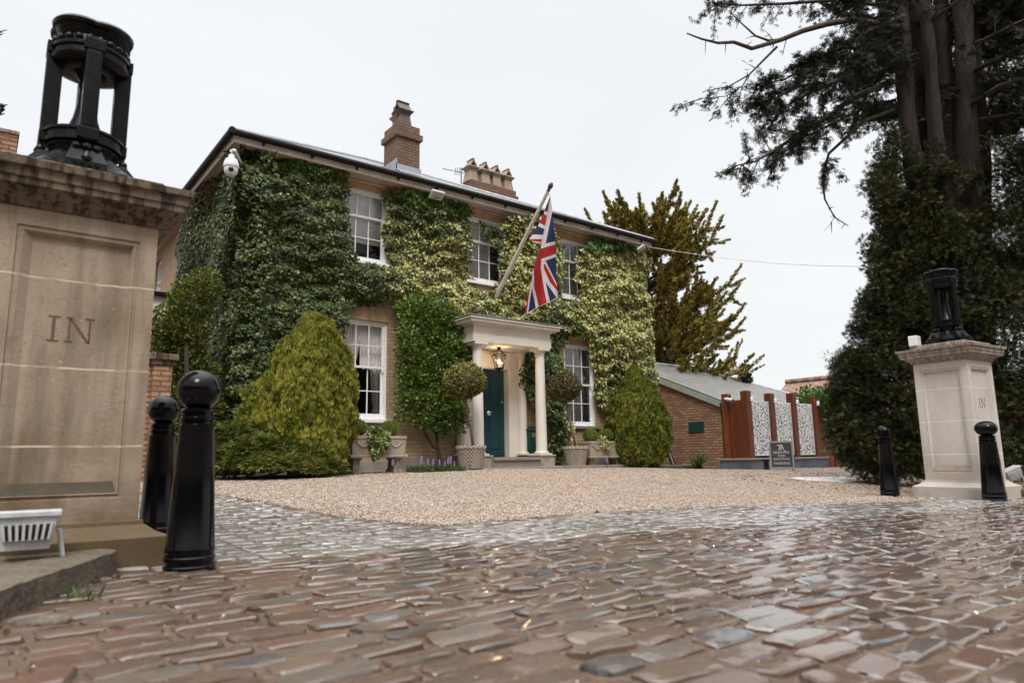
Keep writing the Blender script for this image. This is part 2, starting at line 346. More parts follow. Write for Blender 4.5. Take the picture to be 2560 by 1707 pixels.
def stonemat(name, base, stain, joints, zoff=0.0, streak=0.6, moss=(0.115,0.075,0.035), teeth=0.0, mossk=0.95):
    """ashlar limestone: weather stains, vertical streaks, pale mortar lines at the given heights"""
    m, nt, b, N, L = new_mat(name)
    c = mixn(nt, remap(nt, noise(nt, 2.0, 6), 0.32, 0.72), base, stain)
    c = mixn(nt, remap(nt, noise(nt, 9, 5, coords(nt, (1,1,0.12))), 0.48, 0.8, 0, streak), c, tuple(x*0.45 for x in stain))
    c = mixn(nt, remap(nt, noise(nt, 34, 4), 0.55, 0.8, 0, 0.45), c, tuple(x*0.5 for x in stain))
    c = mixn(nt, remap(nt, noise(nt, 60, 3), 0.66, 0.75, 0, 0.5), c, tuple(min(0.7, x*1.5) for x in base))
    vp = N('ShaderNodeTexVoronoi'); vp.inputs['Scale'].default_value = 75; L(coords(nt), vp.inputs['Vector']); pit = remap(nt, vp.outputs['Distance'], 0.10, 0.24, 1, 0)
    pm = N('ShaderNodeMath'); pm.operation = 'MULTIPLY'; L(pit, pm.inputs[0]); L(remap(nt, noise(nt, 7, 4), 0.5, 0.65, 0, 0.8), pm.inputs[1]); c = mixn(nt, pm.outputs[0], c, tuple(x*0.35 for x in stain))
    if teeth: c = mixn(nt, remap(nt, noise(nt, 26, 2, coords(nt, (1,1,0.05))), 0.46, 0.58, 0, teeth), c, (0.028,0.02,0.014))
    sep = N('ShaderNodeSeparateXYZ'); L(coords(nt), sep.inputs[0])
    low = remap(nt, sep.outputs[2], 1.05, 0.15, 0, mossk)
    lm = N('ShaderNodeMath'); lm.operation = 'MULTIPLY'; L(low, lm.inputs[0]); L(remap(nt, noise(nt, 3.1, 5), 0.28, 0.62, 0.15, 1), lm.inputs[1])
    c = mixn(nt, lm.outputs[0], c, moss)
    wob = N('ShaderNodeMath'); wob.operation = 'MULTIPLY_ADD'; L(noise(nt, 9, 2), wob.inputs[0]); wob.inputs[1].default_value = 0.008; L(sep.outputs[2], wob.inputs[2])
    acc = None
    for z in joints:
        d = N('ShaderNodeMath'); d.operation = 'SUBTRACT'; L(wob.outputs[0], d.inputs[0]); d.inputs[1].default_value = z-zoff+0.004
        a = N('ShaderNodeMath'); a.operation = 'ABSOLUTE'; L(d.outputs[0], a.inputs[0])
        k = remap(nt, a.outputs[0], 0.003, 0.006, 1, 0)
        if acc is None: acc = k
        else:
            mx = N('ShaderNodeMath'); mx.operation = 'MAXIMUM'; L(acc, mx.inputs[0]); L(k, mx.inputs[1]); acc = mx.outputs[0]
    if acc is not None:
        fr = N('ShaderNodeMath'); fr.operation = 'MULTIPLY'; L(acc, fr.inputs[0]); L(remap(nt, noise(nt, 14, 2), 0.35, 0.55, 0.25, 0.9), fr.inputs[1])
        c = mixn(nt, fr.outputs[0], c, tuple(min(0.75, x*1.45+0.03) for x in base))
    L(c, b.inputs['Base Color']); b.inputs['Roughness'].default_value = 0.8; b.inputs['Specular IOR Level'].default_value = 0.3
    hb = N('ShaderNodeMath'); hb.operation = 'MULTIPLY_ADD'; L(pm.outputs[0], hb.inputs[0]); hb.inputs[1].default_value = -0.8; L(noise(nt, 55, 6, rough=0.7), hb.inputs[2])
    bump(nt, b, hb.outputs[0], 0.55, 0.007)
    return m
M['stone_l'] = stonemat('stained limestone', (0.46,0.365,0.28), (0.27,0.20,0.135), (0.64,1.04,1.50), streak=0.85)
M['stone_r'] = stonemat('clean pale limestone', (0.60,0.555,0.52), (0.52,0.465,0.42), (0.50,0.95,1.40), streak=0.18, moss=(0.30,0.24,0.17), mossk=0.5)
M['stone_cap'] = stonemat('dark weathered cap stone', (0.23,0.175,0.13), (0.105,0.078,0.054), (), streak=0.85, teeth=0.85)
M['stone_cap_r'] = stonemat('patchy weathered cap stone', (0.46,0.39,0.34), (0.24,0.185,0.15), (), streak=0.4, teeth=0.45)
M['plinth_l'] = stonemat('wet dark plinth stone', (0.20,0.15,0.105), (0.105,0.078,0.052), (), streak=0.7)
M['algae'] = surf('black algae on stone', (0.028,0.020,0.010), (0.06,0.045,0.02), 9, 0.7, None, 0.3)
M['stain_r'] = surf('brown stained stone', (0.22,0.16,0.12), (0.30,0.23,0.18), 9, 0.75, None, 0.3)
M['carved'] = surf('letter stone with painted shade', (0.10,0.065,0.04), (0.14,0.09,0.06), 9, 0.9, None, 0.2)  # dark colour paints in the shade of engraved letters; the shapes stand proud

def glassmat():
    m, nt, b, N, L = new_mat('window glass')
    g = N('ShaderNodeBsdfGlossy'); g.inputs['Roughness'].default_value = 0.02; g.inputs['Color'].default_value = (0.9,0.93,0.95,1)
    t = N('ShaderNodeBsdfTransparent'); t.inputs[0].default_value = (0.99,1.0,1.0,1)
    f = N('ShaderNodeFresnel'); f.inputs[0].default_value = 1.5
    bp = N('ShaderNodeBump'); bp.inputs['Strength'].default_value = 0.08; bp.inputs['Distance'].default_value = 0.02; L(noise(nt, 3, 2), bp.inputs['Height']); L(bp.outputs[0], g.inputs['Normal'])
    ad = N('ShaderNodeMath'); ad.operation = 'ADD'; L(f.outputs[0], ad.inputs[0]); ad.inputs[1].default_value = 0.06
    x = N('ShaderNodeMixShader'); L(ad.outputs[0], x.inputs[0]); L(t.outputs[0], x.inputs[1]); L(g.outputs[0], x.inputs[2])
    L(x.outputs[0], nt.nodes['Material Output'].inputs[0]); return m
M['glass'] = glassmat()
def emitmat(name, c, s):
    m, nt, b, N, L = new_mat(name); b.inputs['Emission Color'].default_value = c4(c); b.inputs['Emission Strength'].default_value = s
    b.inputs['Base Color'].default_value = c4(c); return m
M['bulb'] = emitmat('warm lamp bulb', (1.0,0.72,0.40), 9.0)

def slatemat(name, ca, cb, rough=0.35, w=0.3, h=0.22):
    m, nt, b, N, L = new_mat(name)
    sep = N('ShaderNodeSeparateXYZ'); L(coords(nt), sep.inputs[0])
    cmb = N('ShaderNodeCombineXYZ'); L(sep.outputs[0], cmb.inputs[0]); L(sep.outputs[1], cmb.inputs[1])
    t = N('ShaderNodeTexBrick'); L(cmb.outputs[0], t.inputs['Vector']); t.inputs['Scale'].default_value = 1
    t.inputs['Brick Width'].default_value = w; t.inputs['Row Height'].default_value = h; t.inputs['Mortar Size'].default_value = 0.012
    t.inputs['Color1'].default_value = c4(ca); t.inputs['Color2'].default_value = c4(cb); t.inputs['Mortar'].default_value = c4(tuple(x*0.25 for x in ca))
    c = mixn(nt, remap(nt, noise(nt, 4, 5), 0.4, 0.75, 0, 0.5), t.outputs['Color'], tuple(x*0.6 for x in cb))
    L(c, b.inputs['Base Color']); b.inputs['Roughness'].default_value = rough
    h2 = N('ShaderNodeMath'); h2.operation = 'MULTIPLY_ADD'; L(t.outputs['Fac'], h2.inputs[0]); h2.inputs[1].default_value = -1.0; L(noise(nt, 9, 3), h2.inputs[2])
    bump(nt, b, h2.outputs[0], 0.5, 0.012); return m
M['slate'] = slatemat('wet grey slate', (0.23,0.23,0.25), (0.17,0.165,0.185), 0.32)
M['slate_out'] = slatemat('mossy pale slate', (0.26,0.25,0.23), (0.18,0.175,0.165), 0.5, 0.25, 0.18)

# foliage
M['ivy_dark'] = leafmat('dark ivy leaf', [(0.05,(0.012,0.026,0.007)),(0.35,(0.036,0.060,0.012)),(0.6,(0.066,0.094,0.020)),(0.85,(0.105,0.132,0.032)),(1.0,(0.16,0.165,0.05))], 0.45, 0.2, 0.32)
M['ivy_mid'] = leafmat('mid green ivy leaf', [(0.05,(0.014,0.032,0.008)),(0.35,(0.040,0.078,0.018)),(0.6,(0.085,0.125,0.032)),(0.85,(0.20,0.21,0.06)),(1.0,(0.36,0.31,0.11))], 0.45, 0.2, 0.4)
M['ivy_var'] = leafmat('variegated cream edged ivy leaf', [(0.05,(0.07,0.11,0.022)),(0.22,(0.22,0.25,0.06)),(0.45,(0.46,0.45,0.14)),(0.75,(0.62,0.58,0.23)),(1.0,(0.72,0.66,0.36))], 0.5, 0.2, 0.35)
M['ivy_bright'] = leafmat('fresh green creeper leaf', [(0.05,(0.03,0.075,0.012)),(0.5,(0.075,0.17,0.026)),(1.0,(0.16,0.26,0.05))], 0.4, 0.25, 0.4)
M['pyra'] = leafmat('bright green firethorn leaf', [(0.05,(0.025,0.06,0.010)),(0.4,(0.08,0.15,0.022)),(0.75,(0.18,0.255,0.04)),(1.0,(0.30,0.34,0.08))], 0.42, 0.2, 0.4)
M['thuja'] = leafmat('golden conifer spray', [(0.05,(0.035,0.062,0.008)),(0.35,(0.135,0.165,0.019)),(0.65,(0.28,0.285,0.038)),(1.0,(0.48,0.43,0.09))], 0.6, 0.15, 0.25)
M['thuja_g'] = leafmat('greener golden conifer spray', [(0.05,(0.025,0.05,0.008)),(0.4,(0.095,0.13,0.016)),(0.7,(0.20,0.215,0.028)),(1.0,(0.38,0.34,0.065))], 0.6, 0.15, 0.25)
M['juniper'] = leafmat('green juniper spray', [(0.05,(0.025,0.05,0.010)),(0.45,(0.12,0.165,0.03)),(0.8,(0.26,0.30,0.06)),(1.0,(0.42,0.30,0.12))], 0.55, 0.15, 0.3)
M['laurel'] = leafmat('yellow green laurel leaf', [(0.05,(0.025,0.05,0.009)),(0.4,(0.085,0.12,0.022)),(0.75,(0.18,0.20,0.034)),(1.0,(0.33,0.28,0.055))], 0.42, 0.2, 0.4)
M['box'] = leafmat('clipped box leaf', [(0.05,(0.035,0.07,0.010)),(0.5,(0.14,0.19,0.025)),(1.0,(0.30,0.32,0.07))], 0.5, 0.2, 0.3)
M['topiary'] = leafmat('olive bronze topiary leaf', [(0.05,(0.035,0.05,0.012)),(0.4,(0.115,0.13,0.032)),(0.75,(0.26,0.23,0.07)),(1.0,(0.42,0.32,0.12))], 0.5, 0.2, 0.3)
M['topiary_b'] = leafmat('brown olive topiary leaf', [(0.05,(0.03,0.028,0.010)),(0.4,(0.075,0.068,0.024)),(0.75,(0.14,0.115,0.042)),(1.0,(0.23,0.17,0.07))], 0.5, 0.2, 0.3)
M['trail'] = leafmat('trailing variegated ivy leaf', [(0.05,(0.05,0.095,0.025)),(0.5,(0.20,0.27,0.08)),(1.0,(0.48,0.50,0.25))], 0.5, 0.2, 0.35)
M['yew'] = leafmat('dark yew spray', [(0.05,(0.006,0.010,0.004)),(0.4,(0.022,0.031,0.008)),(0.75,(0.060,0.070,0.017)),(1.0,(0.14,0.12,0.034))], 0.55, 0.1, 0.3)
M['redwood'] = leafmat('dark green conifer spray', [(0.05,(0.005,0.009,0.004)),(0.5,(0.014,0.020,0.008)),(0.85,(0.032,0.038,0.016)),(1.0,(0.062,0.052,0.026))], 0.55, 0.1, 0.3)
M['cypress'] = leafmat('bronze gold cypress spray', [(0.05,(0.036,0.046,0.012)),(0.35,(0.135,0.138,0.026)),(0.65,(0.30,0.255,0.045)),(0.85,(0.45,0.33,0.07)),(1.0,(0.50,0.31,0.11))], 0.65, 0.1, 0.2)
M['grass'] = leafmat('grass blade', [(0.1,(0.03,0.06,0.012)),(0.9,(0.10,0.16,0.035))], 0.55, 0.25, 0.3)
M['litter'] = leafmat('dead brown leaf', [(0.1,(0.22,0.12,0.06)),(0.5,(0.36,0.23,0.13)),(0.9,(0.5,0.37,0.25))], 0.8, 0.1, 0.2)
# ------------------------------------------------------------------ the ground
GRAVEL = [(-6,9.3),(1.0,9.0),(2.1,8.5),(2.4,7.2),(2.7,5.9),(3.1,5.0),(4.4,5.15),(5.9,5.2),(7.3,4.8),(8.9,4.25),(9.9,3.98),(10.2,4.55),(12.4,4.7),(14.5,5.0),(24,6.5),(24,12.7),(-6,12.7)]
def sstep(t): t = np.clip(t, 0, 1); return t*t*(3-2*t)
def zg(x, y):
    x = np.asarray(x, float); y = np.asarray(y, float)
    base = 0.035-0.011*np.clip(x, -6, 12)
    tgt = np.interp(x, [-4, 3, 8, 12, 16, 22], [0.24, 0.28, 0.32, 0.26, 0.13, 0.10])
    s = sstep((y-4.6)/5.6)
    return base*(1-s)+tgt*s
def zgf(x, y): return float(zg(x, y))
def grid_axis(a, b, step, far):
    c = list(np.arange(a, b+1e-6, step)); d = step
    lo = [a]; hi = [c[-1]]
    while lo[-1] > -far: d *= 1.6; lo.append(lo[-1]-d)
    d = step
    while hi[-1] < far: d *= 1.6; hi.append(hi[-1]+d)
    return np.array(sorted(set(lo[1:]))+c+hi[1:])
gx = grid_axis(-5, 24, 0.25, 600); gy = grid_axis(-4, 26, 0.25, 600)
GX, GY = np.meshgrid(gx, gy); GZ = zg(GX, GY)-0.005
nx, ny = len(gx), len(gy)
I, J = np.meshgrid(np.arange(nx-1), np.arange(ny-1)); a = (J*nx+I).ravel()
m, nt, b, N, L = new_mat('sandy joint dirt and soil'); M['dirt'] = m
_v = noise(nt, 40, 4); _c = mixn(nt, remap(nt, noise(nt, 1.3, 5), 0.35, 0.7), (0.105,0.060,0.034), (0.062,0.038,0.022))
_c = mixn(nt, remap(nt, _v, 0.52, 0.72, 0, 0.6), _c, (0.24,0.165,0.105)); _c = mixn(nt, remap(nt, noise(nt, 3, 5), 0.62, 0.75, 0, 0.7), _c, (0.07,0.08,0.03))
L(_c, b.inputs['Base Color']); L(remap(nt, noise(nt, 2, 4), 0.4, 0.65, 0.45, 0.9), b.inputs['Roughness']); bump(nt, b, _v, 0.9, 0.012)
o = np_mesh('ground', np.stack([GX.ravel(), GY.ravel(), GZ.ravel()], 1), np.stack([a, a+1, a+nx+1, a+nx], 1), M['dirt'], smooth=True)
tag(o, kind='structure')

# setts: every stone is its own rounded block inside the paving mesh
def setts(cx, cy, hx, hy, ang, hgt=0.029, lump=0.0016, tk=1.0):
    n = len(cx)
    u = np.array([-1, -.975, -.90, -.55, -.15, .3, .65, .91, .977, 1]); v = np.array([-1, -.94, -.80, -.35, .1, .45, .81, .94, 1])
    gu = np.array([0, .74, .97, 1, 1, 1, 1, .97, .74, 0]); gv = np.array([0, .74, .97, 1, 1, 1, .97, .74, 0])
    UU, VV = np.meshgrid(u, v); G = np.outer(gv, gu); nu, nv = len(u), len(v)
    UU = UU.ravel(); VV = VV.ravel(); G = G.ravel(); k = len(UU)
    X = UU[None]*hx[:,None]*(1-0.10*np.abs(VV[None])**4*RNG.uniform(.2,1.5,(n,1)))
    Y = VV[None]*hy[:,None]*(1-0.17*np.abs(UU[None])**5*RNG.uniform(.2,1.4,(n,1)))
    X += VV[None]*hx[:,None]*RNG.normal(0,.05,(n,1)); Y += UU[None]*hy[:,None]*RNG.normal(0,.06,(n,1))
    low = np.abs(G) < 0.01
    X += RNG.normal(0,.0028,(n,k)); Y += RNG.normal(0,.0024,(n,k))
    ca, sa = np.cos(ang)[:,None], np.sin(ang)[:,None]
    WX = cx[:,None]+X*ca-Y*sa; WY = cy[:,None]+X*sa+Y*ca
    h = hgt*(1+RNG.normal(0,.13,(n,1)))
    Z = -0.020+h*G[None]+(UU[None]*RNG.normal(0,.0034*tk,(n,1))+VV[None]*RNG.normal(0,.0032*tk,(n,1))+RNG.normal(0,lump*0.35,(n,k)))*(~low)[None]
    Z += (lump*np.sin(WX*31+RNG.uniform(0,6,(n,1)))*np.sin(WY*37+RNG.uniform(0,6,(n,1))))*(~low)[None]
    Z += zg(cx, cy)[:,None]
    V = np.stack([WX, WY, Z], 2).reshape(-1, 3)
    i, j = np.meshgrid(np.arange(nu-1), np.arange(nv-1)); q = (j*nu+i).ravel()
    F = np.stack([q, q+1, q+nu+1, q+nu], 1)
    return V, (F[None]+(np.arange(n)*k)[:,None,None]).reshape(-1, 4)
def settmat(name, stops, r0, r1):
    m, nt, b, N, L = new_mat(name); g = N('ShaderNodeNewGeometry'); rnd_ = g.outputs['Random Per Island']
    c = ramp(nt, rnd_, stops)
    c = mixn(nt, remap(nt, noise(nt, 14, 6), 0.42, 0.7, 0, 0.5), c, (0.105,0.068,0.045))
    c = mixn(nt, remap(nt, noise(nt, 60, 5, rough=0.7), 0.52, 0.75, 0, 0.35), c, (0.26,0.19,0.14))
    c = mixn(nt, remap(nt, noise(nt, 95, 3), 0.58, 0.72, 0, 0.6), c, (0.045,0.035,0.03))
    c = mixn(nt, remap(nt, noise(nt, 1.1, 4), 0.38, 0.62, 0.28, 0.0), c, (0.05,0.035,0.03))
    L(c, b.inputs['Base Color'])
    w = noise(nt, 1.1, 4); rr = N('ShaderNodeMath'); rr.operation = 'ADD'
    L(remap(nt, w, 0.38, 0.62, r0, r1), rr.inputs[0]); L(remap(nt, noise(nt, 26, 4), 0.35, 0.7, -0.05, 0.12), rr.inputs[1]); L(rr.outputs[0], b.inputs['Roughness'])
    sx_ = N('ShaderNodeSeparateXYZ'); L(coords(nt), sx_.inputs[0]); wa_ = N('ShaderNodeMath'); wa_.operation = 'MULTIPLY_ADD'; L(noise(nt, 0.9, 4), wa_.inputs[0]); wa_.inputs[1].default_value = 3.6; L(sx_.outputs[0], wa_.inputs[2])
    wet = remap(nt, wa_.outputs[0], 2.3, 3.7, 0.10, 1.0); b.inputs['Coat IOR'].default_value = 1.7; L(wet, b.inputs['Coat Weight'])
    g2 = N('ShaderNodeMath'); g2.operation = 'FRACT'; g3 = N('ShaderNodeMath'); g3.operation = 'MULTIPLY'; L(rnd_, g3.inputs[0]); g3.inputs[1].default_value = 37.7; L(g3.outputs[0], g2.inputs[0]); L(remap(nt, g2.outputs[0], 0, 1, 0.02, 0.15), b.inputs['Coat Roughness'])
    b.inputs['Specular IOR Level'].default_value = 0.5
    h = N('ShaderNodeMath'); h.operation = 'MULTIPLY_ADD'; L(noise(nt, 22, 5, rough=0.65), h.inputs[0]); h.inputs[1].default_value = 2.2; L(noise(nt, 110, 5, rough=0.7), h.inputs[2])
    bump(nt, b, h.outputs[0], 0.40, 0.005); return m
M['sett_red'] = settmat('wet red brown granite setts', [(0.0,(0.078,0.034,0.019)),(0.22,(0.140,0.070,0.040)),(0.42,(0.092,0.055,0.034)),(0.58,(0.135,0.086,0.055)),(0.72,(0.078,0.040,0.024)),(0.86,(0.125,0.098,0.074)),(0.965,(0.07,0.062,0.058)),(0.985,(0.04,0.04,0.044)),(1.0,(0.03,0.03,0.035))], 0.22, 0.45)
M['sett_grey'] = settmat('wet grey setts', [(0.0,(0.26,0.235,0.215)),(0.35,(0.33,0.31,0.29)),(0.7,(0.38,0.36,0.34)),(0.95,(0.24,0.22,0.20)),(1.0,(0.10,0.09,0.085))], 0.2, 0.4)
def ybound(x): return 4.02-0.115*x+0.03*np.sin(x*2.1)
cx, cy, hx, hy, an = [], [], [], [], []
y = -1.6
while y < 4.3:
    pitch = RNG.uniform(.118, .142); x = -3.4+RNG.uniform(0, .3)
    while x < 14.2:
        Lg = RNG.uniform(.18, .31)
        xc, yc = x+Lg/2, y+pitch/2+0.02*math.sin(x*0.9+y)
        if yc < ybound(xc)-0.02 and not (abs(xc) < .2 and abs(yc) < .2 and False):
            cx.append(xc); cy.append(yc); hx.append(Lg/2-RNG.uniform(.006,.017)); hy.append(pitch/2-RNG.uniform(.007,.019)); an.append(RNG.normal(0.0,.03))
        x += Lg
    y += pitch
v, f = setts(*map(np.array, (cx, cy, hx, hy, an)))
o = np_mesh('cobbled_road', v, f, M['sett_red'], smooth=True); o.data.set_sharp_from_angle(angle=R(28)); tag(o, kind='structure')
cx, cy, hx, hy, an = [], [], [], [], []
x = 0.2
while x < 13.0:
    wd = RNG.uniform(.125, .165); y = 2.2+RNG.uniform(0, .2)
    while y < 9.2:
        Lg = RNG.uniform(.14, .24); xc, yc = x+wd/2+0.04*math.sin(y*1.3), y+Lg/2
        if yc > ybound(xc)+0.05 and not inside(np.array([xc]), np.array([yc]), GRAVEL)[0]:
            cx.append(xc); cy.append(yc); hx.append(wd/2-RNG.uniform(.005,.013)); hy.append(Lg/2-RNG.uniform(.005,.014)); an.append(RNG.normal(0.05,.05))
        y += Lg
    x += wd
v, f = setts(*map(np.array, (cx, cy, hx, hy, an)), hgt=0.024, lump=0.0011, tk=.5)
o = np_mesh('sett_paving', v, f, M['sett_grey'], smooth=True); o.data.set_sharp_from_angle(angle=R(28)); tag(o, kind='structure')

# gravel drive: a sheet, plus real pebbles on it
m, nt, b, N, L = new_mat('warm pea gravel'); M['gravel'] = m
vo = N('ShaderNodeTexVoronoi'); vo.inputs['Scale'].default_value = 62; L(coords(nt, (1,1,0.2)), vo.inputs['Vector'])
sp = N('ShaderNodeSeparateColor'); L(vo.outputs['Color'], sp.inputs[0])
PEB = [(0.0,(0.13,0.068,0.040)),(0.2,(0.29,0.185,0.12)),(0.45,(0.43,0.33,0.25)),(0.7,(0.54,0.46,0.385)),(0.88,(0.72,0.67,0.615)),(1.0,(0.25,0.20,0.17))]
_c = ramp(nt, sp.outputs[0], PEB); _c = mixn(nt, remap(nt, vo.outputs['Distance'], 0.35, 0.75, 0, 0.75), _c, (0.13,0.085,0.055))
_c = mixn(nt, remap(nt, noise(nt, 0.8, 5), 0.4, 0.7, 0, 0.35), _c, (0.36,0.23,0.14)); _c = mixn(nt, remap(nt, noise(nt, 0.55, 3, coords(nt, (.35,1,1))), 0.52, 0.66, 0, 0.3), _c, (0.24,0.16,0.11))
L(_c, b.inputs['Base Color']); b.inputs['Roughness'].default_value = 0.7; b.inputs['Specular IOR Level'].default_value = 0.3
bump(nt, b, remap(nt, vo.outputs['Distance'], 0, 0.7, 1, 0), 0.9, 0.012)
m, nt, b, N, L = new_mat('pebble'); M['pebble'] = m
g = N('ShaderNodeNewGeometry'); _c = ramp(nt, g.outputs['Random Per Island'], PEB); L(_c, b.inputs['Base Color']); b.inputs['Roughness'].default_value = 0.5
xs = np.arange(-5.5, 24, 0.07); ys = np.arange(3.8, 12.72, 0.07); PX, PY = np.meshgrid(xs, ys)
PZ = zg(PX, PY)+0.010+0.010*vnoise(np.stack([PX.ravel(), PY.ravel(), 0*PX.ravel()], 1), 2.2, 3).reshape(PX.shape)+RNG.normal(0, .0025, PX.shape)
n1, n2 = len(xs), len(ys); I, J = np.meshgrid(np.arange(n1-1), np.arange(n2-1)); a = (J*n1+I).ravel()
def edge_dist(x, y, poly):
    d = np.full(x.shape, 9.0)
    for (x1, y1), (x2, y2) in zip(poly, poly[1:]+poly[:1]):
        ex_, ey_ = x2-x1, y2-y1; t_ = np.clip(((x-x1)*ex_+(y-y1)*ey_)/(ex_*ex_+ey_*ey_), 0, 1); d = np.minimum(d, np.hypot(x-x1-t_*ex_, y-y1-t_*ey_))
    return d
PZ -= 0.030*np.clip(1-edge_dist(PX, PY, GRAVEL)/.16, 0, 1)
keep = inside((PX[:-1,:-1]+.035).ravel()+RNG.normal(0,.03,a.size), (PY[:-1,:-1]+.035).ravel()+RNG.normal(0,.03,a.size), GRAVEL)
a = a[keep]; o = np_mesh('gravel', np.stack([PX.ravel(), PY.ravel(), PZ.ravel()], 1), np.stack([a, a+1, a+n1+1, a+n1], 1), M['gravel'], smooth=True); tag(o, kind='structure')
T_PEB = (np.array([(1,0,0),(0,.75,0),(-1,0,0),(0,-.75,0),(.1,.05,.6),(-.1,0,-.6)]), [(0,1,4),(1,2,4),(2,3,4),(3,0,4),(1,0,5),(2,1,5),(3,2,5),(0,3,5)])
def pebbles(P, size, flat=0.75):
    n = len(P); tv, tf = T_PEB
    q = np.repeat(tv[None], n, 0)*(1+RNG.normal(0,.16,(n,len(tv),3))); a = RNG.uniform(0, 6.28, n); ca, sa = np.cos(a)[:,None], np.sin(a)[:,None]
    x = q[:,:,0]*ca-q[:,:,1]*sa; y = q[:,:,0]*sa+q[:,:,1]*ca
    V = np.stack([x, y, q[:,:,2]*flat], 2)*size[:,None,None]+P[:,None,:]
    return V.reshape(-1,3), (np.array(tf)[None]+(np.arange(n)*len(tv))[:,None,None]).reshape(-1,3)
n = 260000; px_ = RNG.uniform(-2, 18, n); py_ = RNG.uniform(3.8, 12.5, n)
fd = px_*CF.x+py_*CF.y; keep = inside(px_+RNG.normal(0,.05,n), py_+RNG.normal(0,.05,n), GRAVEL) & (RNG.uniform(0,1,n) < np.clip((6.2/fd)**2, 0, 1)) & (fd > 3)
px_, py_ = px_[keep], py_[keep]
pz_ = zg(px_, py_)+0.014+0.010*vnoise(np.stack([px_, py_, 0*px_], 1), 2.2, 3)
v1 = pebbles(np.stack([px_, py_, pz_], 1), RNG.uniform(.006,.0135,len(px_)))
# strays on the cobbles
n = 16000; sx = RNG.uniform(-1.5, 12.5, n); sy = RNG.uniform(0.3, 8.5, n); cl = vnoise(np.stack([sx, sy, 0*sx], 1), 2.5, 9)
keep = (RNG.uniform(0,1,n) < np.clip(0.35+0.6*cl, .05, 1)) & ~inside(sx, sy, GRAVEL); sx, sy = sx[keep], sy[keep]
v2 = pebbles(np.stack([sx, sy, zg(sx, sy)+RNG.uniform(.0,.014,len(sx))], 1), RNG.uniform(.0035,.0075,len(sx)))
v, f = join_np([v1, v2]); o = np_mesh('pebbles', v, f, M['pebble']); tag(o, 'small cream, tan and orange stones spread over drive and cobbles', 'gravel', kind='stuff')

# ------------------------------------------------------------------ gate piers
def letters_IN(mb, x, y, z, h, m, dx=1.0):
    """serif I N as thin raised shapes on a face looking along -Y (x right, z up)"""
    w = h*0.105; d = 0.002
    def q(x0, x1, z0, z1): mb.box(x+x0*dx, x+x1*dx, y-d, y+0.004, z+z0, z+z1, m)
    q(0.0*h, 0.40*h, 0.93*h, h); q(0.14*h, 0.14*h+w, 0.07*h, 0.93*h); q(0.0*h, 0.40*h, 0, 0.07*h)
    o = 0.60*h
    q(o, o+0.22*h, 0.93*h, h); q(o+0.08*h, o+0.08*h+w*.6, 0.07*h, 0.93*h); q(o-0.04*h, o+0.26*h, 0, 0.07*h)
    q(o+0.62*h, o+0.94*h, 0.93*h, h); q(o+0.76*h, o+0.76*h+w*.6, 0.02*h, 0.93*h)
    mb.extrude([(x+(o+.08*h)*dx,y-d,z+.93*h),(x+(o+.08*h+w*1.1)*dx,y-d,z+.93*h),(x+(o+.76*h+w*.6)*dx,y-d,z+0.02*h),(x+(o+.76*h-w*.5)*dx,y-d,z+0.02*h)], (0,0.006,0), m)
